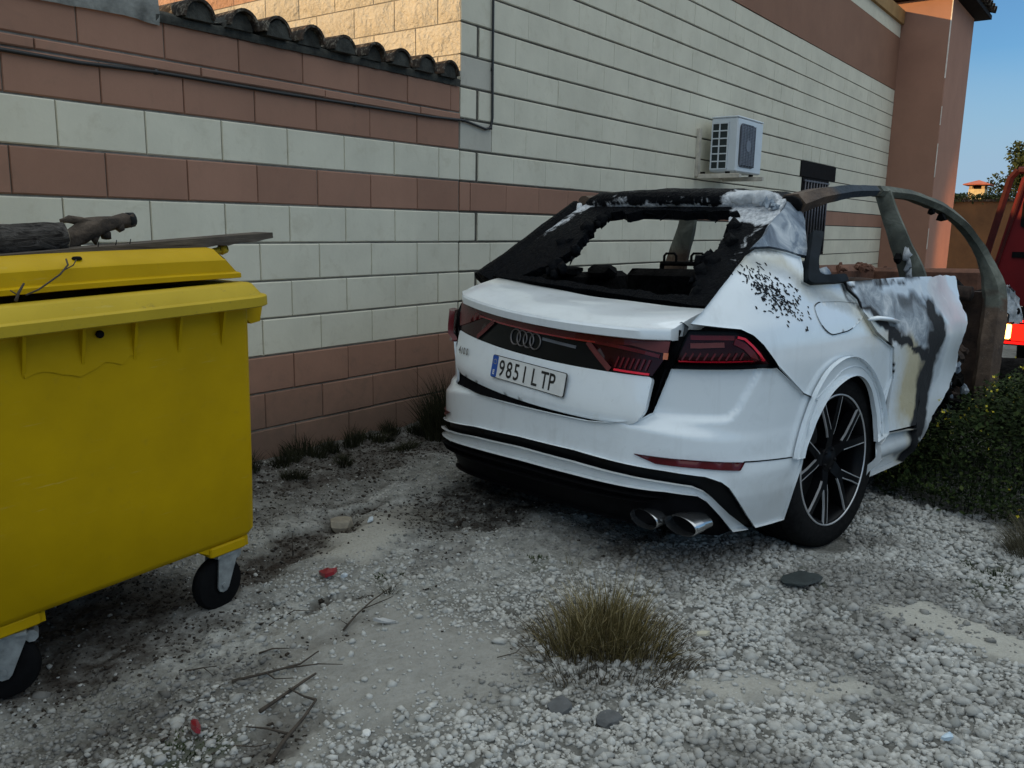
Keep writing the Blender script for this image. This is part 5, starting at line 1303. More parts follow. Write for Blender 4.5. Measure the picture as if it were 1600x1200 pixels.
# clip remains hanging from the pillar
mb = MB(); mb.blob((1.62, .318, 1.553), (.03, .02, .024), seed=90, amp=.4, sub=1); mb.blob((1.74, .305, 1.522), (.04, .025, .030), seed=91, amp=.4, sub=1); mb.blob((1.035, .24, 1.285), (.028, .02, .03), seed=92, amp=.2, sub=2); mb.obj('melted_clips', M_DARK, car)
# far side
rail('roof_rail', [(.0, 1.62, 1.61), (.4, 1.63, 1.64), (1.0, 1.625, 1.655)], .045, (.8, 1), up=(0, 1, 0))
rail('door_pillar', [(1.05, 1.62, 1.655), (1.09, 1.68, 1.49), (1.13, 1.77, 1.30), (1.18, 1.85, 1.15), (1.22, 1.90, .5)], [.062, .07, .085, .10, .12], (1.0, .5), mask=lambda V: np.stack([0 * V[:, 0], .7 * sstep(1.2, 1.4, V[:, 2]), 0 * V[:, 0]], 1), n=8, up=(1, 0, 0))
rail('rear_side_pillar', [(-.6, 1.80, 1.16), (-.3, 1.73, 1.36), (.02, 1.63, 1.6)], [.10, .08, .06], (1, .5), mat=M_TAR, n=8, up=(1, 0, 0))
mb = MB(); mb.box(-.6, 1.86, .32, 2.2, 1.895, 1.135, bev=.01); mb.obj('far_side_shell', M_RUSTD, car)
# right hinge pillar, fender remains, bulkhead and front end
V = []; F = []
fz = [(1.10, 2.22, 2.30), (1.06, 2.22, 2.40), (1.01, 2.24, 2.50), (.96, 2.26, 2.57), (.91, 2.33, 2.60), (.86, 2.36, 2.58)]
for z, xa, xb in fz:
    for i in range(7): u = i / 6; V.append((xa + (xb - xa) * u + .006 * math.sin(z * 90), .085 - .02 * math.sin(u * PI) + .012 * math.sin(i * 2.3 + z * 40), z + .012 * math.sin(i * 1.7 + z * 30)))
for a in range(len(fz) - 1):
    for i in range(6): F.append((a * 7 + i, a * 7 + i + 1, (a + 1) * 7 + i + 1, (a + 1) * 7 + i))
nV = len(V); V += [(x, y + .012, z) for x, y, z in V]; F += [tuple(nV + i for i in f[::-1]) for f in F]
mobj('fender_remains', V, F, M_ASHW, car, True)
mb = MB(); mb.blob((2.44, .060, .935), (.022, .010, .022), seed=5, amp=.1, sub=2); mb.obj('fender_hole', M_DARK, car, True)
def heap(name, box, n, rmin, rmax, mat, seed, amp=.5):
    mb = MB(); r = np.random.default_rng(seed); (x0, x1), (y0, y1), (z0, z1) = box
    for i in range(n): mb.blob((r.uniform(x0, x1), r.uniform(y0, y1), z0 + (z1 - z0) * r.random() ** 1.6), r.uniform(rmin, rmax, 3), seed=seed * 100 + i, amp=amp * .7, sub=2)
    o = mb.obj(name, mat, car, False); o['kind'] = 'stuff'; return o
mb = MB(); mb.box(-.55, .18, .30, 2.25, 1.86, .34); mb.obj('floor_pan', M_CHAR, car)
mb = MB(); mb.box(2.25, .20, .35, 2.33, 1.82, 1.06); mb.obj('bulkhead', M_RUSTD, car)
mb = MB(); mb.box(2.6, 1.56, .55, 3.75, 1.80, 1.20, bev=.05); mb.obj('front_wing', M_REDRUST, car, True, math.radians(40))
mb = MB(); mb.box(3.62, .70, .85, 3.76, 1.62, 1.17, bev=.03); mb.obj('radiator_panel', M_REDRUST, car, True, math.radians(40))
heap('engine_debris', ((2.45, 3.6), (.60, 1.5), (.35, .98)), 60, .05, .16, M_CHAR, 41)
heap('wing_debris', ((2.7, 3.7), (1.50, 1.72), (1.16, 1.21)), 14, .015, .035, M_REDRUST, 43)
heap('cabin_debris', ((1.25, 2.2), (.2, 1.7), (.34, .98)), 90, .03, .11, M_CHAR, 42)
heap('ash_debris', ((1.25, 1.95), (.14, .45), (.30, .62)), 90, .010, .040, M_ASH, 44)
heap('scorched_debris', ((1.40, 1.95), (.16, .5), (.45, 1.00)), 60, .02, .055, M_RUSTD, 45)
heap('dark_debris', ((1.22, 1.9), (.10, .4), (.28, .55)), 90, .015, .05, M_CHAR, 47)
heap('boot_debris', ((-.5, .2), (.4, 1.6), (.75, .98)), 40, .04, .13, M_CHAR, 46)
# seats: burnt frames
def seat_frame(x, y, w, h, name='seat_frame'):
    mb = MB(); mb.tube([(x, y - w / 2, .45), (x + .02, y - w / 2, h * .8), (x - .03, y - w / 2 + .05, h), (x - .03, y + w / 2 - .05, h), (x + .02, y + w / 2, h * .8), (x, y + w / 2, .45)], .018, 6)
    for k in range(5): z = .55 + k * (h - .6) / 5; mb.tube([(x + .01, y - w / 2, z), (x + .02, y + w / 2, z)], .006, 5)
    o = mb.obj(name, M_CHAR, car, True)
    for dy in (-.10, .10):
        m2 = MB(); m2.tube([(x - .03, y + dy - .045, h - .01), (x - .03, y + dy - .045, h + .045), (x - .03, y + dy - .03, h + .06), (x - .03, y + dy + .03, h + .06), (x - .03, y + dy + .045, h + .045), (x - .03, y + dy + .045, h - .01)], .008, 6); m2.obj('headrest_loop', M_CHAR, o, True)
    return o
mb = MB(); mb.box(.42, .34, .40, .54, 1.66, 1.225, bev=.04); mb.obj('rear_bench_back', M_CHAR, car, True, math.radians(40))
mb = MB(); mb.box(-.45, 1.74, .6, .60, 1.85, 1.205, bev=.03); mb.blob((.30, 1.72, 1.20), (.10, .08, .05), seed=3, amp=.3); mb.blob((.0, 1.74, 1.215), (.12, .06, .03), seed=4, amp=.3); mb.obj('side_trim', M_CHAR, car, True, math.radians(40))
seat_frame(.58, 1.30, .42, 1.255); seat_frame(.58, .80, .42, 1.250); seat_frame(1.35, 1.40, .48, 1.22); seat_frame(1.35, .62, .48, 1.02)
mb = MB(); mb.blob((-.15, .72, .98), (.10, .36, .10), seed=77, amp=.10, sub=3); mb.obj('parcel_shelf_lump', simple('grey_green_ash', (.03, .037, .038), .7, var=.4), car, True)
mb = MB(); mb.box(-.2, 1.02, .93, -.17, 1.10, 1.06, M=Matrix.Rotation(.0, 4, 'Y')); mb.box(-.205, 1.045, .93, -.201, 1.06, 1.06); mb.obj('torn_lining', simple('blue_grey_lining', (.12, .16, .22), .8), car)
mb = MB(); mb.tube([(1.25, 1.86, 1.175), (1.9, 1.84, 1.18), (2.3, 1.80, 1.17)], .018, 6); mb.tube([(2.15, .25, 1.05), (2.18, 1.0, 1.09), (2.15, 1.75, 1.10)], .05, 8); mb.obj('dash_beam', M_RUSTD, car, True)

# ---- wheels
M_RIMB = simple('black_rim', (.004, .004, .005), .4, 0.0, var=.2, spec=.12)
M_RIMS = simple('machined_rim_edge', (.62, .62, .63), .35, .6, var=.15)
t = NT('tyre_rubber'); P = t.coord(); n = t.noise(40, 4, .6, P); t.set(col=t.ramp(n, [(.3, (.006, .006, .0065)), (.75, (.016, .016, .016))]), rough=.85, spec=.06, normal=t.bump(n, .15, .003)); M_TYRE = t.m
def wheel(x, y, z, side, detailed=True, camber=0.0, k=1.0):
    Mx = Matrix.Translation((x, y, z)) @ Matrix.Diagonal((k, 1, k, 1)) @ Matrix.Rotation(camber, 4, 'X') @ (Matrix.Identity(4) if side > 0 else Matrix.Rotation(PI, 4, 'Z'))
    W = .275; R = .3935
    w = MB(); prof = [(.285, .004), (.298, -.002), (.315, -.005), (.345, -.006), (.372, .001), (.386, .018), (.3925, .045)]
    for k in range(7): a = .05 + k * .028; prof += [(.3935, a), (.3935, a + .021), (.388, a + .0225), (.388, a + .0265)]
    prof += [(.3925, W - .03), (.375, W), (.33, W + .004), (.285, W)]
    w.lathe(prof, 72, M=Mx); wheel_o = w.obj('wheel', M_TYRE, car, True, math.radians(50))
    if not detailed:
        w = MB(); w.lathe([(.0001, .05), (.28, .05), (.285, .01), (.285, W)], 40, M=Mx); w.obj('rim', M_INNER, wheel_o, True, math.radians(40)); return wheel_o
    w = MB(); w.lathe([(.272, W), (.262, .16), (.258, .05), (.268, .016), (.276, .004), (.288, .001), (.290, .012)], 72, M=Mx); w.lathe([(.0001, .17), (.265, .17)], 48, M=Mx); rim = w.obj('rim', M_RIMB, wheel_o, True, math.radians(40))
    w = MB(); w.lathe([(.283, .0015), (.2835, -.0025), (.2900, -.0025), (.2905, .003)], 72, M=Mx); w.obj('rim_edge', M_RIMS, rim, True)
    w = MB(); w.lathe([(.0001, .13), (.19, .13), (.195, .15), (.195, .165)], 48, M=Mx); w.obj('brake_disc', simple('brake_disc_steel', (.06, .06, .06), .5, .6), wheel_o, True)
    w = MB(); w.lathe([(.0001, .020), (.022, .020), (.030, .026), (.058, .026), (.064, .035), (.066, .09)], 40, M=Mx); w.obj('hub', M_RIMB, rim, True, math.radians(40))
    # five split spokes: a stem that forks into two arms, faces black with bright machined edges
    def P3(r, a, d): return Mx @ Vector((r * math.cos(a), d, r * math.sin(a)))
    for k in range(5):
        a0 = math.radians(98 + 72 * k); sp_ = MB(); ed = MB()
        def quadbar(path, wd, d0, d1, ed_sides):
            L = []; Rr = []
            for i, (r, a, d) in enumerate(path):
                pa_ = path[max(i - 1, 0)]; pb_ = path[min(i + 1, len(path) - 1)]
                A_ = np.array([pa_[0] * math.cos(pa_[1]), pa_[0] * math.sin(pa_[1])]); B_ = np.array([pb_[0] * math.cos(pb_[1]), pb_[0] * math.sin(pb_[1])]); dd = B_ - A_; dd /= np.linalg.norm(dd); nn = np.array([-dd[1], dd[0]])
                c = np.array([r * math.cos(a), r * math.sin(a)]); ww = wd[i]
                L.append((c + nn * ww / 2, d)); Rr.append((c - nn * ww / 2, d))
            n = len(path); V = []
            for (c, d) in L + Rr: V.append(Mx @ Vector((c[0], d, c[1])))
            for (c, d) in L + Rr: V.append(Mx @ Vector((c[0], d + .05, c[1])))
            F = []
            for i in range(n - 1):
                F += [(i, i + 1, n + i + 1, n + i), (i, 2 * n + i, 2 * n + i + 1, i + 1), (n + i, n + i + 1, 3 * n + i + 1, 3 * n + i)]
            sp_.add(V, F)
            for s_, Sd in ((1, L), (-1, Rr)):
                if s_ not in ed_sides: continue
                for i in range(n - 1):
                    (c, d), (c2, d2) = Sd[i], Sd[i + 1]; q = c2 - c; q /= np.linalg.norm(q); nn = np.array([-q[1], q[0]]) * (-s_) * .0046
                    o = [Mx @ Vector((c[0], d - .0018, c[1])), Mx @ Vector((c2[0], d2 - .0018, c2[1])), Mx @ Vector((c2[0] + nn[0], d2 - .0018, c2[1] + nn[1])), Mx @ Vector((c[0] + nn[0], d - .0018, c[1] + nn[1]))]
                    b = [Mx @ Vector((c[0] - nn[0] * .3, d + .006, c[1] - nn[1] * .3)), Mx @ Vector((c2[0] - nn[0] * .3, d2 + .006, c2[1] - nn[1] * .3))]
                    ed.add(o + b, [(0, 1, 2, 3), (0, 4, 5, 1)])
        quadbar([(.055, a0, .028), (.095, a0, .018), (.140, a0, .010)], [.060, .050, .064], 0, 0, ())
        for s in (1, -1):
            quadbar([(.115, a0 + s * .08, .016), (.150, a0 + s * .15, .010), (.215, a0 + s * .235, .005), (.281, a0 + s * .275, .002)], [.036, .036, .032, .034], 0, 0, (s, -s) if s > 0 else (s,))
        so = sp_.obj('spoke', M_RIMB, rim); eo = ed.obj('spoke_edge', M_RIMS, rim)
    for k in range(5):
        a = math.radians(98 + 36 + 72 * k); q = MB(); c = P3(.046, a, 0); q.lathe([(.0001, .0), (.007, .0), (.008, .012)], 8, M=Mx @ Matrix.Translation((.046 * math.cos(a), .018, .046 * math.sin(a)))); q.obj('wheel_bolt', M_RIMB, rim, True)
    return wheel_o
wheel(0.035, .036, .374, 1, True, math.radians(-1.0), 1.065)
wheel(0.0, 1.965, .43, -1, False)
for yy, zz in ((.12, .30), (1.86, .36)):      # tyres burnt off, bare rims left in front
    w = MB(); w.lathe([(.10, .0), (.25, .01), (.285, -.01), (.27, .03), (.26, .2), (.285, .24)], 36, M=Matrix.Translation((2.995, yy, zz))); w.obj('burnt_rim', M_CHAR, car, True, math.radians(40))
# ------------------------------------------------------------------ loose stones (uncountable gravel)
t = NT('limestone_gravel'); mk = t.sep(t.attr()); n = t.noise(60, 4, .65, t.geo())
c = t.mix(mk[0], (.29, .290, .272), (.53, .527, .50)); c = t.mix(t.math('MULTIPLY', t.ramp(n, [(.35, 0.), (.7, 1.)]), .35), c, (.15, .14, .125)); c = t.mix(mk[1], c, (.035, .028, .023))
t.set(col=c, rough=.95, spec=.2, normal=t.bump(n, .4, .003)); M_GRAVEL = t.m
def gravel(name, n, xr, yr, rfun, keep, seed, label):
    r_ = np.random.default_rng(seed); x = r_.uniform(*xr, n); y = r_.uniform(*yr, n)
    k = r_.random(n) < keep(x, y); x, y = x[k], y[k]; n = len(x); r = rfun(x, y, r_)
    B, F0 = ico(1); B = np.array(B); F0 = np.array(F0)
    P = B[None] * (1 + r_.uniform(-.45, .45, (n, 12, 1))) * r_.uniform(.6, 1.25, (n, 1, 3)) * np.array([1, 1, .72])
    a = r_.uniform(0, 2 * PI, n); ca, sa = np.cos(a)[:, None], np.sin(a)[:, None]
    P = np.stack([P[..., 0] * ca - P[..., 1] * sa, P[..., 0] * sa + P[..., 1] * ca, P[..., 2]], -1) * r[:, None, None]
    P += np.stack([x, y, gheight(x, y) + r * .10], -1)[:, None]
    F = (F0[None] + np.arange(n)[:, None, None] * 12).reshape(-1, 3)
    col = np.stack([np.clip(r_.normal(.55, .25, n), 0, 1), np.clip((zone(x, y, SOOT) * .95 + zone(x, y, BROWN) * .85) * (r_.random(n) < .85) + .45 * sstep(.50, .66, fbm(x * 2.6, y * 2.6, 4, 88)), 0, 1), 0 * x], 1)
    o = mobj(name, P.reshape(-1, 3), F, M_GRAVEL, None, False, attr=np.repeat(col, 12, 0)); return tag(o, label, None, None, 'stuff')
def clear_of_things(x, y):
    ok = np.ones(len(x), bool)
    for cx, cy, r in ((3.92, 1.13, .16), (1.70, 2.63, .06), (.86, 2.63, .06)): ok &= np.hypot(x - cx, y - cy) > r
    return ok
kp = lambda x, y: clear_of_things(x, y) * (1 - .93 * smooth_amt(x, y)) * (.10 + .90 * patch(x, y)) * (1 - .6 * zone(x, y, MOSS)) * (1 - .7 * np.maximum(zone(x, y, SOOT), zone(x, y, BROWN)))
gravel('gravel', 60000, (.7, 4.7), (-.35, 2.6), lambda x, y, r: np.clip(r.lognormal(-4.90, .40, len(x)) * (1 + .30 * sstep(1.8, .6, y)), .004, .024), kp, 1, 'pale grey limestone gravel strewn over the ground')
gravel('fine_gravel', 90000, (.7, 5.6), (-.4, 3.9), lambda x, y, r: np.clip(r.lognormal(-5.35, .35, len(x)), .0025, .010), lambda x, y: clear_of_things(x, y) * (1 - .88 * smooth_amt(x, y)) * (.45 + .15 * patch(x, y)) * (1 - .6 * np.maximum(zone(x, y, SOOT), zone(x, y, BROWN))), 2, 'fine pale grit between the larger gravel stones')

M_CRUMB = simple('dark_soil_crumb', (.045, .037, .030), .95, var=.7, scale=30, spec=.1)
def crumbs(name, n, keep, seed, label):
    r_ = np.random.default_rng(seed); x = r_.uniform(.7, 5.0, n); y = r_.uniform(-.3, 3.9, n); k = r_.random(n) < keep(x, y); x, y = x[k], y[k]; n = len(x)
    B, F0 = ico(1); B = np.array(B); F0 = np.array(F0); r = np.clip(r_.lognormal(-5.75, .45, n), .0015, .008)
    P = B[None] * (1 + r_.uniform(-.5, .5, (n, 12, 1))) * r_.uniform(.5, 1.6, (n, 1, 3)) * np.array([1, 1, .6]) * r[:, None, None] + np.stack([x, y, gheight(x, y) + r * .3], -1)[:, None]
    o = mobj(name, P.reshape(-1, 3), (F0[None] + np.arange(n)[:, None, None] * 12).reshape(-1, 3), M_CRUMB); return tag(o, label, None, None, 'stuff')
crumbs('soil_crumbs', 60000, lambda x, y: clear_of_things(x, y) * np.clip(.8 * zone(x, y, BROWN, .12) + .9 * zone(x, y, SOOT, .12) + .55 * sstep(3.2, 3.7, y) + .10 * sstep(.56, .72, fbm(x * 3.2, y * 3.2, 4, 99)) * (1 - smooth_amt(x, y)) + .004, 0, 1), 3, 'dark crumbs of soil and char scattered over the pale ground')

# ------------------------------------------------------------------ single stones, shards and litter
def gz(x, y): return float(gheight(np.array([x]), np.array([y]))[0])
def stone(name, x, y, size, mat, label, cat, seed, rz=0.0, sink=.3):
    V, F = ico(2); r = np.random.default_rng(seed); V = V * (1 + r.uniform(-.16, .16, (len(V), 1))) * np.array(size); V[:, 2] = np.clip(V[:, 2], -size[2] * .6, size[2] * .62)
    o = mobj(name, V, F, mat); o.location = (x, y, gz(x, y) + size[2] * sink); o.rotation_euler = (r.uniform(-.15, .15), r.uniform(-.15, .15), rz); return tag(o, label, cat)
M_DSTONE = simple('dark_grey_stone', (.085, .088, .09), .9, var=.3, scale=30, bump=.4)
M_BSTONE = simple('buff_stone', (.26, .23, .18), .95, var=.3, scale=25, bump=.5)
M_WSTONE = simple('white_chip', (.62, .62, .60), .8, var=.15)
stone('stone', 1.95, 1.265, (.048, .038, .022), M_DSTONE, 'dark grey flat stone left of its neighbour below the dry grass tuft', 'stone', 1, .4)
stone('stone', 1.985, 1.115, (.044, .034, .020), M_DSTONE, 'dark grey flat stone right of its neighbour below the dry grass tuft', 'stone', 2, -.5)
stone('stone', 2.57, 2.93, (.075, .055, .050), M_BSTONE, 'buff angular stone lying on the dark earth strip near the bin', 'stone', 3, .5)
stone('stone', 2.20, 1.50, (.026, .022, .016), M_WSTONE, 'pale stone at the left foot of the dry grass tuft', 'stone', 4)
stone('stone', 1.50, 1.62, (.016, .012, .010), M_WSTONE, 'small white oval pebble alone on the smooth dirt', 'pebble', 5, .6)
stone('flat_slab', 3.33, 1.00, (.13, .075, .016), simple('dark_teal_slab', (.022, .030, .030), .8, var=.4, scale=20, bump=.3), 'dark greenish flat slab in the gravel behind the rear wheel', 'slab', 6, -.1, .2)
def flake(name, x, y, w, l, mat, label, cat, seed, rz, th=.003, lift=.006, n=7):
    r = np.random.default_rng(seed); P = [(l * (.7 + .5 * r.random()) * math.cos(2 * PI * i / n), w * (.7 + .5 * r.random()) * math.sin(2 * PI * i / n)) for i in range(n)]
    V = [(a, b, .012 * r.random() + th) for a, b in P] + [(a, b, 0) for a, b in P]; V += [(0, 0, .012 + th)]
    F = [(i, (i + 1) % n, 2 * n) for i in range(n)] + [(n + i, n + (i + 1) % n, (i + 1) % n, i) for i in range(n)] + [tuple(n + i for i in range(n))[::-1]]
    o = mobj(name, V, F, mat); o.location = (x, y, gz(x, y) + lift); o.rotation_euler = (r.uniform(-.25, .25), r.uniform(-.25, .25), rz); return tag(o, label, cat)
M_REDP = simple('red_plastic', (.24, .010, .018), .35, var=.3, coat=.2)
flake('plastic_shard', 2.115, 2.49, .035, .045, M_REDP, 'red plastic shard on the pale ground right of the bin castor', 'shard', 11, .3, .006, .014)
flake('plastic_shard', 1.205, 2.005, .014, .055, M_REDP, 'narrow red plastic shard near the bottom left corner of the photo', 'shard', 12, 1.15, .006, .014)
flake('litter_scrap', 1.985, 2.045, .010, .038, simple('pale_scrap', (.45, .44, .42), .8), 'pale curled scrap on the smooth dirt in the middle foreground', 'scrap', 13, -.75, .003, .010)
flake('litter_scrap', 2.155, 2.445, .012, .016, simple('bluewhite_scrap', (.55, .60, .64), .6), 'small bluish white scrap beside the red shard', 'scrap', 14, .2, .004, .012)
flake('litter_scrap', 2.455, .30, .010, .022, simple('skyblue_scrap', (.50, .62, .72), .5), 'small light blue scrap on the gravel at bottom right', 'scrap', 15, -.5, .004, .016)
flake('litter_scrap', 2.62, 2.78, .012, .028, simple('blue_scrap2', (.50, .56, .60), .6), 'pale bluish scrap beside the buff stone', 'scrap', 16, .5, .003, .012)
flake('cigarette_butt', 2.60, 1.10, .007, .024, simple('butt_paper', (.55, .50, .38), .8), 'pale yellowish butt on the gravel right of the dry grass tuft', 'butt', 17, -.75, .006, .016)

# ------------------------------------------------------------------ twigs
def twig(label, main, sides=(), r=.006):
    r = r * .62
    def G(P): return [(x, y, gz(x, y) + .008 + h) for x, y, h in P]
    o = wobble_tube(G(main), [r * (1 - .55 * i / (len(main) - 1)) for i in range(len(main))], 7, .18, int(main[0][0] * 1000)).obj('twig', M_TWIG, None, True); tag(o, label, 'twig')
    for sd in sides: wobble_tube(G(sd), [r * .6 * (1 - .6 * i / (len(sd) - 1)) for i in range(len(sd))], 6, .15, int(sd[0][1] * 1000)).obj('side_shoot', M_TWIG, o, True)
    return o
twig('dark forked twig pointing at the small dead weed on the smooth dirt', [(1.87, 2.13, .0), (1.96, 2.16, .012), (2.06, 2.18, .014), (2.16, 2.18, .02)], [[(2.0, 2.17, .012), (2.09, 2.13, .02), (2.13, 2.14, .01)], [(1.90, 2.14, .005), (1.885, 2.16, .02)]], .007)
twig('long dark forked stick left of the smooth dirt patch', [(1.42, 2.14, .0), (1.50, 2.09, .006), (1.60, 2.03, .012), (1.69, 2.05, .012)], [[(1.56, 2.05, .01), (1.63, 1.98, .016), (1.68, 1.92, .012)], [(1.51, 2.085, .006), (1.50, 2.03, .010), (1.54, 1.99, .006)]], .008)
twig('greyish brown stick lying below the long forked stick', [(1.37, 1.93, .0), (1.45, 1.945, .004), (1.55, 1.95, .006), (1.60, 1.955, .004)], (), .011)
twig('gnarled root with two thin arms at the bottom edge of the photo', [(1.24, 1.72, .0), (1.33, 1.765, .012), (1.42, 1.80, .020), (1.50, 1.835, .012)], [[(1.50, 1.835, .012), (1.49, 1.88, .016), (1.49, 1.95, .006)], [(1.36, 1.78, .012), (1.335, 1.85, .016), (1.30, 1.90, .004)]], .013)
twig('short dark stick between the bin and the long forked stick', [(1.58, 2.22, .0), (1.62, 2.20, .006), (1.66, 2.16, .004)], (), .006)
twig('thin bent twig near the left bin castor', [(1.36, 2.30, .0), (1.40, 2.26, .008), (1.44, 2.25, .004)], [[(1.40, 2.26, .008), (1.41, 2.22, .004)]], .005)
twig('thin upright stalk in the dark earth strip beside the bin', [(2.20, 2.82, .0), (2.20, 2.82, .05), (2.205, 2.825, .10)], (), .005)
twig('curved hair thin twig at the right edge of the smooth dirt', [(2.05, 1.58, .0), (2.10, 1.54, .01), (2.15, 1.55, .012), (2.20, 1.52, .0)], (), .003)
twig('pale straw lying left of the long stick near the bin', [(1.74, 2.38, .0), (1.84, 2.36, .01), (1.90, 2.30, .006)], (), .004)
twig('thin dark straw at lower left below the red shard', [(1.23, 1.86, .0), (1.27, 1.82, .006), (1.31, 1.80, .004)], (), .004)

# ------------------------------------------------------------------ grass and weeds
def blade_mesh(n, rad, h, seed, lean=.5, wid=.0022, segs=4, hvar=.45, yr=1.0, flat=0.0):
    r = np.random.default_rng(seed); V = []; F = []; A = []
    a = r.uniform(0, 2 * PI, n); q = np.sqrt(r.random(n)) * rad; bx, by = q * np.cos(a), q * np.sin(a) * yr
    for i in range(n):
        out = np.array([bx[i], by[i], 0]) / (rad + 1e-6); L = h * (1 - hvar * r.random()) * (1 - .45 * (q[i] / rad) ** 2); ln = lean * (.35 + r.random()) ; d = out * ln + r.normal(0, .16, 3) * [1, 1, 0]
        w = wid * r.uniform(.6, 1.5); th = r.uniform(0, PI); side = np.array([math.cos(th), math.sin(th), 0]); b = len(V); c = r.random()
        for k in range(segs + 1):
            u = k / segs; p = np.array([bx[i], by[i], -.01]) + d * L * u * (0.4 + .6 * u) + np.array([0, 0, L * (u - .28 * u * u * min(1.6, ln * 1.5) - flat * u * u)])
            ww = w * (1 - u * .92)
            V += [p - side * ww, p + side * ww]; A += [(c, u, 0)] * 2
        for k in range(segs): F.append((b + 2 * k, b + 2 * k + 1, b + 2 * k + 3, b + 2 * k + 2))
    return np.array(V), np.array(F), np.array(A)
def grass_mat(name, stops):
    t = NT(name); mk = t.sep(t.attr()); c = t.ramp(mk[0], stops); t.set(col=c, rough=.8, spec=.15); return t.m
M_DRYG = grass_mat('dry_olive_grass', [(0, (.045, .037, .014)), (.4, (.10, .080, .030)), (.75, (.20, .155, .065)), (1, (.42, .35, .19))])
M_DARKG = grass_mat('dark_wall_grass', [(0, (.010, .012, .006)), (.6, (.022, .024, .011)), (1, (.05, .046, .025))])
M_BUSHG = grass_mat('brown_shrub_stems', [(0, (.04, .035, .02)), (.6, (.09, .08, .05)), (1, (.18, .16, .11))])
def tuft(name, label, cat, x, y, n, rad, h, seed, mat, group=None, **kw):
    V, F, A = blade_mesh(n, rad, h, seed, **kw); o = mobj(name, V, F, mat, None, False, attr=A); o.location = (x, y, gz(x, y)); return tag(o, label, cat, group)
gt = thing('grass_tuft', 'bushy dry olive grass tuft standing alone in the foreground gravel', 'grass tuft', (2.36, 1.335, gz(2.36, 1.335)))
_P = [blade_mesh(n_, r_0, h_, sd_, lean=ln_, wid=.0019, hvar=.75) for n_, r_0, h_, sd_, ln_ in ((900, .13, .36, 21, .55), (520, .10, .30, 26, .8), (420, .09, .33, 27, .7), (420, .10, .25, 28, .9), (60, .16, .45, 29, .45))]
_O = [(0, 0), (.10, .07), (-.09, .09), (.03, -.11), (0, .03)]
V = np.vstack([p[0] + np.array([ox, oy, 0]) for p, (ox, oy) in zip(_P, _O)]); _n = np.cumsum([0] + [len(p[0]) for p in _P]); F = np.vstack([p[1] + k for p, k in zip(_P, _n)]); A = np.vstack([p[2] for p in _P])
mobj('blades', V, F, M_DRYG, gt, False, attr=A)
V, F, A = blade_mesh(2200, .30, .15, 22, lean=.95, wid=.0018, hvar=.6); mobj('dead_thatch', V, F, grass_mat('dead_thatch', [(0, (.03, .024, .016)), (.7, (.09, .072, .048)), (1, (.24, .20, .14))]), gt, False, attr=A)
tuft('dead_weed', 'small dark dead weed star beside the forked twig', 'weed', 2.17, 2.20, 60, .02, .085, 23, M_DARKG, lean=1.3, wid=.0016)
tuft('grass_sprig', 'pair of pale upright straws behind the dry grass tuft', 'grass sprig', 2.83, 1.78, 14, .05, .10, 25, M_DRYG, lean=.3, wid=.0018)
wx = [(2.93, 3.80, .16), (3.10, 3.83, .20), (3.30, 3.84, .13), (3.47, 3.82, .18), (3.62, 3.80, .12), (3.80, 3.84, .15), (3.98, 3.80, .13), (2.62, 3.82, .22), (2.4, 3.80, .16), (3.2, 3.62, .08), (3.7, 3.60, .07), (2.85, 3.62, .09)]
WL = ['dark grass weed at the wall foot closest to the visible bin edge', 'tall dark grass weed at the wall foot right of the bin', 'short dark grass weed in the middle of the row at the wall foot', 'dark grass weed at the wall foot right of the short one',
      'low dark weed at the wall foot halfway between bin and car', 'dark weed at the wall foot, third from the bush beside the car', 'dark weed at the wall foot just left of the bush beside the car', 'tallest dark weed at the wall foot, partly behind the bin',
      'dark weed at the wall foot hidden behind the yellow bin', 'small dark weed standing out from the wall between bin and car', 'small dark weed standing out from the wall close to the car', 'small dark weed on the bare ground closest to the bin corner']
src = None
for i, (x, y, h) in enumerate(wx):
    if src is None:
        src = tuft('wall_weed', 'dark grass weed growing at the foot of the terracotta wall courses', 'weed', x, y, 240, .10, .2, 31, M_DARKG, 'weeds along the wall foot', lean=.55, wid=.0024, yr=.5); o = src
    else: o = src.copy(); COL.objects.link(o)
    o['label'] = WL[i]
    o.location = (x, y, gz(x, y)); o.scale = (1 + .3 * math.sin(i * 2.1), 1, h / .2); o.rotation_euler = (0, 0, i * 2.2)
bw = thing('dark_bush', 'dark bushy weed between the wall and the rear left corner of the car', 'bush', (4.20, 3.62, gz(4.2, 3.62)))
V, F, A = blade_mesh(1500, .26, .58, 33, lean=.4, wid=.0035, hvar=.5, yr=.7); mobj('stems', V, F, M_DARKG, bw, False, attr=A)
ds = thing('dry_shrub', 'brown wiry dry shrub at the right edge of the photo', 'shrub', (4.30, .20, gz(4.3, .2)))
V, F, A = blade_mesh(1300, .17, .34, 35, lean=.75, wid=.0017, hvar=.4); mobj('stems', V, F, M_BUSHG, ds, False, attr=A)
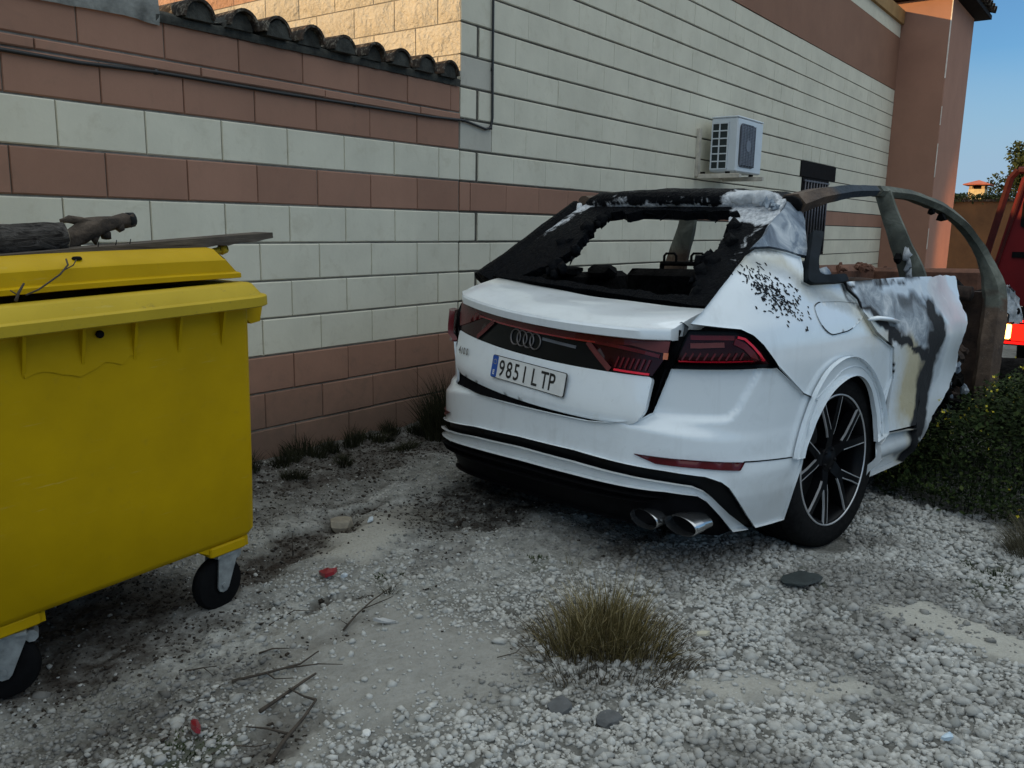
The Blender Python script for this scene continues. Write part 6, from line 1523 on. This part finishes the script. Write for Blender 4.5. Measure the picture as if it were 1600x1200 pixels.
# leafy weeds with yellow flowers beside the car: one uncountable mass
BED = [(4.72, .98), (4.62, .72), (4.55, .45), (4.62, .10), (4.8, -.6), (9.0, -1.2), (9.0, .35), (7.2, .50), (6.2, .80), (5.4, 1.02), (4.75, 1.16)]
r_ = np.random.default_rng(51); n = 150000; x = r_.uniform(4.35, 9.0, n); y = r_.uniform(-1.2, 1.1, n); k = in_poly(x, y, BED); x, y = x[k], y[k]
dB = pl_dist(x, y, BED + [BED[0]]); hh = .12 + .46 * sstep(0, .45, dB) * (.55 + .9 * fbm(x * 2.3, y * 2.3, 3, 61)) + .16 * sstep(4.9, 6.5, x)
keep = r_.random(len(x)) < np.clip(1.25 - .16 * (x - 4.4), .3, 1); x, y, hh, dB = x[keep], y[keep], hh[keep], dB[keep]; n = len(x)
z = gheight(x, y) + hh * np.sqrt(r_.random(n)) * 1.0
L = r_.uniform(.012, .032, n); W = L * r_.uniform(.25, .5, n); az = r_.uniform(0, 2 * PI, n); el = r_.uniform(-.3, 1.2, n)
d = np.stack([np.cos(az) * np.cos(el), np.sin(az) * np.cos(el), np.sin(el)], -1); s_ = np.stack([-np.sin(az), np.cos(az), 0 * az], -1)
p = np.stack([x, y, z], -1); V = np.stack([p, p + d * (L * .5)[:, None] + s_ * W[:, None], p + d * L[:, None], p + d * (L * .5)[:, None] - s_ * W[:, None]], 1).reshape(-1, 3)
F = np.arange(4 * n).reshape(n, 4); A = np.repeat(np.stack([r_.random(n), 0 * x, 0 * x], 1), 4, 0)
bed = mobj('weed_bed', V, F, grass_mat('dark_weed_leaves', [(0, (.008, .014, .004)), (.5, (.018, .032, .008)), (.85, (.035, .055, .014)), (1, (.06, .075, .02))]), None, False, attr=A)
tag(bed, 'dense dark green weeds with scattered yellow flowers beside the burnt car', None, None, 'stuff')
# stems under the leaves
V, F, A = [], [], []
r_ = np.random.default_rng(52); m = 1500; sx = r_.uniform(4.4, 7.5, m); sy = r_.uniform(-1.0, 1.05, m); k = in_poly(sx, sy, BED); sx, sy = sx[k], sy[k]
mbv = MB()
for a_, b_ in zip(sx, sy):
    q = np.array([a_, b_, gz(a_, b_) - .01]); tip = q + np.array([r_.normal(0, .05), r_.normal(0, .05), r_.uniform(.15, .42)]); sd = np.array([.0018, .0018, 0])
    mbv.add([q - sd, q + sd, tip + sd * .5, tip - sd * .5], [(0, 1, 2, 3)])
o = mbv.obj('weed_stems', simple('weed_stem', (.012, .016, .007), .9, spec=.1), bed); o['kind'] = 'stuff'
M_FLOW = simple('yellow_petal', (.62, .50, .02), .6, var=.2)
fb = MB(); r_ = np.random.default_rng(53); nf = 0
while nf < 420:
    a_ = r_.uniform(4.45, 7.6); b_ = r_.uniform(-.9, 1.05)
    if not in_poly(np.array([a_]), np.array([b_]), BED)[0] or r_.random() > .35 + .22 * (a_ - 4.4): continue
    dd = pl_dist(np.array([a_]), np.array([b_]), BED + [BED[0]]); hz = float(.12 + .46 * sstep(0, .45, dd)[0] * (.55 + .9 * fbm(np.array([a_ * 2.3]), np.array([b_ * 2.3]), 3, 61)[0]) + .16 * sstep(4.9, 6.5, a_))
    for q in range(r_.integers(1, 5)):
        c = np.array([a_ + r_.normal(0, .012), b_ + r_.normal(0, .014), gz(a_, b_) + hz * r_.uniform(.72, 1.12)]); R_ = r_.uniform(.005, .0095)
        nq = r_.normal(0, .75, 3) + np.array([-.4, -.3, .7]); nq /= np.linalg.norm(nq); eq = np.cross(nq, [.3, .8, .1]); eq /= np.linalg.norm(eq); fq = np.cross(nq, eq)
        for k in range(4):
            t0 = PI / 2 * k + r_.uniform(-.2, .2); d0 = eq * math.cos(t0) + fq * math.sin(t0) + nq * .3; s0 = -eq * math.sin(t0) + fq * math.cos(t0)
            fb.add([c, c + d0 * R_ * .7 + s0 * R_ * .5, c + d0 * R_ * 1.3, c + d0 * R_ * .7 - s0 * R_ * .5], [(0, 1, 2, 3)])
    nf += 1
o = fb.obj('yellow_flowers', M_FLOW, bed); o['kind'] = 'stuff'
# low green patches in the gravel
M_LOWG = grass_mat('low_green_leaf', [(0, (.010, .018, .006)), (.7, (.025, .042, .012)), (1, (.05, .06, .02))])
for i, (x, y, rad, h, n, lab) in enumerate(((2.76, 1.93, .12, .030, 260, 'low dark green creeper between the car and the dry grass tuft'), (1.13, 1.95, .11, .035, 320, 'small green moss patch at the bottom left edge of the photo'),
                                       (3.95, .36, .20, .06, 700, 'dark green low weeds in front of the dry shrub'), (2.30, 2.34, .08, .025, 160, 'small green plant on the ridge right of the red shard'), (3.15, 2.30, .2, .03, 240, 'sparse dark weeds on the sooty earth behind the car'))):
    _o = tuft('low_plant', lab, 'plant', x, y, n, rad, h, 70 + i, M_LOWG if i != 4 else M_DARKG, lean=1.2, wid=.0035, segs=2)

# ------------------------------------------------------------------ red lorry ahead of the car
M_TRED = simple('red_lorry_paint', (.13, .004, .005), .5, var=.25, scale=3, spec=.2)
M_TDRED = simple('dark_red_frame', (.055, .007, .006), .6, var=.3, spec=.2)
lo = thing('red_lorry', 'red lorry with lit tail lamp standing ahead of the burnt car', 'lorry', (8.6, 0, 0))
mb = MB(); mb.prism([(1.16, 1.12), (1.02, 1.90), (.97, 1.95), (-1.15, 1.95), (-1.15, .80), (1.10, .80)], .04, .10, axis=0); mb.obj('rear_panel', M_TRED, lo)
mb = MB(); mb.box(.11, -1.12, .80, 3.6, 1.02, .86); mb.box(.11, .98, .86, 3.6, 1.02, 1.25); mb.box(.11, -1.12, .86, 3.6, -1.08, 1.25); mb.obj('load_bed', M_TDRED, lo)
mb = MB(); mb.tube([(.02, 1.25, 1.05), (.02, 1.10, 1.90), (.02, 1.05, 1.965)], .032, 6); mb.tube([(.02, 1.05, 1.965), (.02, -1.1, 1.985)], .03, 6); mb.tube([(.02, 1.13, 1.14), (.02, .99, 1.86), (.02, .90, 1.90), (.02, -1.0, 1.90)], .014, 6); mb.obj('frame_tube', M_TDRED, lo)
mb = MB(); mb.prism(rrect(.55, 1.48, .985, 1.72, .03), .028, .036, axis=0); mb.obj('rear_window', M_DARK, lo)
mb = MB(); mb.box(.025, .86, 1.22, .039, 1.02, 1.27); mb.obj('panel_slot', M_DARK, lo)
mb = MB(); mb.box(.0, -1.1, .74, .10, 1.10, .79); mb.box(.12, -.45, .45, 7.0, -.33, .72); mb.box(.12, .33, .45, 7.0, .45, .72); mb.obj('chassis', M_BLACK, lo)
mb = MB(); mb.box(-.02, .62, .455, .05, 1.03, .70, bev=.012); tl = mb.obj('tail_lamp', simple('lamp_housing', (.03, .004, .004), .4), lo)
mb = MB(); mb.prism(rrect(.80, .50, .945, .645, .02), -.034, -.022, axis=0); mb.obj('red_lens', glow('lit_red_lens', (1.0, .010, .004), 2.0), tl)
mb = MB(); mb.prism(rrect(.946, .51, 1.015, .64, .015), -.036, -.022, axis=0); mb.obj('amber_lens', glow('lit_amber_lens', (1.0, .50, .10), 6.0), tl)
for z in (.480, .672):
    mb = MB(); mb.box(-.034, .66, z - .010, -.022, 1.015, z + .010); mb.obj('red_lens_bar', glow('lit_red_bar', (1.0, .008, .006), 1.6), tl)
for yy in (.86, -.86):
    for xx in (1.4, 5.6):
        w = MB(); w.lathe([(.0001, .0), (.28, .0), (.30, -.02), (.46, -.02), (.48, .03), (.48, .22), (.46, .26), (.0001, .26)], 32, M=Matrix.Translation((xx, yy - .13, .48))); w.obj('wheel', M_BLACK, lo, True, math.radians(40))
mb = MB(); mb.box(3.9, -1.1, .7, 5.7, 1.05, 2.0, bev=.08); cb = mb.obj('cab', M_TRED, lo, True, math.radians(30))
mb = MB(); mb.box(5.701, -.95, 1.3, 5.71, .9, 1.85); mb.obj('windscreen', M_DARK, cb)
hl = []
for yy in (.80, -.85):
    mb = MB(); mb.prism(rrect(yy - .12, .82, yy + .12, .98, .03), 5.702, 5.73, axis=0); h_ = mb.obj('headlight', glow('lit_headlight', (1.0, .72, .40), 12.0), cb); hl.append(h_)
ld_ = bpy.data.lights.new('headlight_beam', 'SPOT'); ld_.energy = 1500; ld_.color = (1.0, .45, .17); ld_.spot_size = math.radians(66); ld_.spot_blend = .75; ld_.shadow_soft_size = .09
lb = bpy.data.objects.new('headlight_beam', ld_); link(lb, hl[0]); lb.location = (5.78, .80, .90)
_dir = Vector((5.6, 1.75, .30)); lb.rotation_euler = _dir.to_track_quat('-Z', 'Y').to_euler()

# ------------------------------------------------------------------ beyond: ochre wall with hedge, house with chimney, tree
M_LEAF = grass_mat('tree_leaves', [(0, (.018, .026, .010)), (.5, (.036, .050, .018)), (1, (.07, .085, .03))])
def leaves(name, P, parent, mat, size, seed):
    r = np.random.default_rng(seed); n = len(P); L = r.uniform(.6, 1.3, n) * size; az = r.uniform(0, 2 * PI, n); el = r.uniform(-1, 1, n)
    d = np.stack([np.cos(az) * np.cos(el), np.sin(az) * np.cos(el), np.sin(el)], -1); u = np.cross(d, r.normal(0, 1, (n, 3))); u /= np.linalg.norm(u, axis=1)[:, None]
    V = np.stack([P, P + d * (L * .5)[:, None] + u * (L * .3)[:, None], P + d * L[:, None], P + d * (L * .5)[:, None] - u * (L * .3)[:, None]], 1).reshape(-1, 3)
    return mobj(name, V, np.arange(4 * n).reshape(n, 4), mat, parent, False, attr=np.repeat(np.stack([r.random(n), 0 * az, 0 * az], 1), 4, 0))
yw = thing('ochre_wall', 'dark ochre rendered boundary wall beyond the tower topped with ivy', 'wall', (26, 0, 0))
mb = MB(); mb.box(0, -14, -.4, .3, 14, 2.28); mb.obj('render', simple('dark_ochre_render', (.13, .062, .022), .9, var=.3, scale=2), yw)
mb = MB(); mb.box(-.04, -14, 2.282, .34, 14, 2.34); mb.obj('coping', M_TILE, yw)
r = np.random.default_rng(81); n = 9000; P = np.stack([r.uniform(-.12, .4, n), r.uniform(-8, 12, n), 2.24 + .24 * np.sqrt(r.random(n))], 1); P[:, 2] += .05 * (fbm(P[:, 1] * 2, 0 * P[:, 1], 3, 7) - .5)
o = leaves('ivy', P, yw, M_LEAF, .09, 82); o['kind'] = 'stuff'
fh = thing('far_house', 'far house behind the ochre wall with a small tiled chimney', 'house', (30, 0, 0))
mb = MB(); mb.box(0, 2.0, -.4, 7, 10, 2.0); mb.obj('wall', simple('cream_render', (.5, .42, .28), .9), fh)
mb = MB(); mb.add([(-.3, 1.7, 2.0), (7.3, 1.7, 2.0), (7.3, 10.3, 2.0), (-.3, 10.3, 2.0), (1.2, 4.0, 2.62), (5.5, 4.0, 2.62), (5.5, 8, 2.62), (1.2, 8, 2.62)], [(0, 1, 5, 4), (1, 2, 6, 5), (2, 3, 7, 6), (3, 0, 4, 7), (4, 5, 6, 7)]); rf = mb.obj('roof', M_TILE, fh)
mb = MB(); mb.box(.72, 4.60, 2.3, 1.28, 5.06, 2.83); ch = mb.obj('chimney', simple('cream_chimney', (.62, .50, .28), .9), fh)
mb = MB(); [mb.box(a, b, 2.832, a + .09, b + .09, 2.95) for a in (.73, 1.18) for b in (4.61, 4.96)]; mb.box(.84, 4.72, 2.832, 1.16, 4.94, 2.95, 1); mb.obj('chimney_posts', [simple('chimney_post', (.5, .35, .2), .9), M_DARK], ch)
mb = MB(); z0 = 2.952; mb.add([(.55, 4.45, z0), (1.45, 4.45, z0), (1.45, 5.21, z0), (.55, 5.21, z0), (.85, 4.72, z0 + .13), (1.15, 4.72, z0 + .13), (1.15, 4.94, z0 + .13), (.85, 4.94, z0 + .13), (1.0, 4.83, z0 + .17), (.55, 4.45, z0 + .03), (1.45, 4.45, z0 + .03), (1.45, 5.21, z0 + .03), (.55, 5.21, z0 + .03)],
    [(3, 2, 1, 0), (0, 1, 10, 9), (1, 2, 11, 10), (2, 3, 12, 11), (3, 0, 9, 12), (9, 10, 5, 4), (10, 11, 6, 5), (11, 12, 7, 6), (12, 9, 4, 7), (4, 5, 8), (5, 6, 8), (6, 7, 8), (7, 4, 8)]); mb.obj('chimney_cap', M_CHART, ch)
tr = thing('tree', 'leafy dark green tree behind the red lorry', 'tree', (34, 0, 0))
mb = MB(); mb.tube([(0, 3.0, -.3), (.05, 3.02, 1.2), (0, 3.05, 2.4), (.1, 3.1, 3.4)], [.18, .15, .12, .06], 10)
r = np.random.default_rng(91); P = []
for i in range(34):
    a = r.uniform(0, 2 * PI); R_ = r.uniform(.3, 1.45); c = np.array([R_ * .9 * math.cos(a), 3.25 + R_ * math.sin(a), 3.75 + r.normal(0, .55)]); mb.tube([(0, 3.05, 2.3 + r.uniform(-.3, .6)), tuple((c + np.array([0, 3.05, 2.9])) / 2), tuple(c)], [.05, .03, .012], 6)
    m = 300; g = r.normal(0, 1, (m, 3)); g /= np.linalg.norm(g, axis=1)[:, None]; P.append(c + g * (r.random((m, 1)) ** .4) * r.uniform(.26, .50))
mb.obj('trunk', M_TWIG, tr, True); leaves('crown', np.vstack(P), tr, M_LEAF, .13, 92)
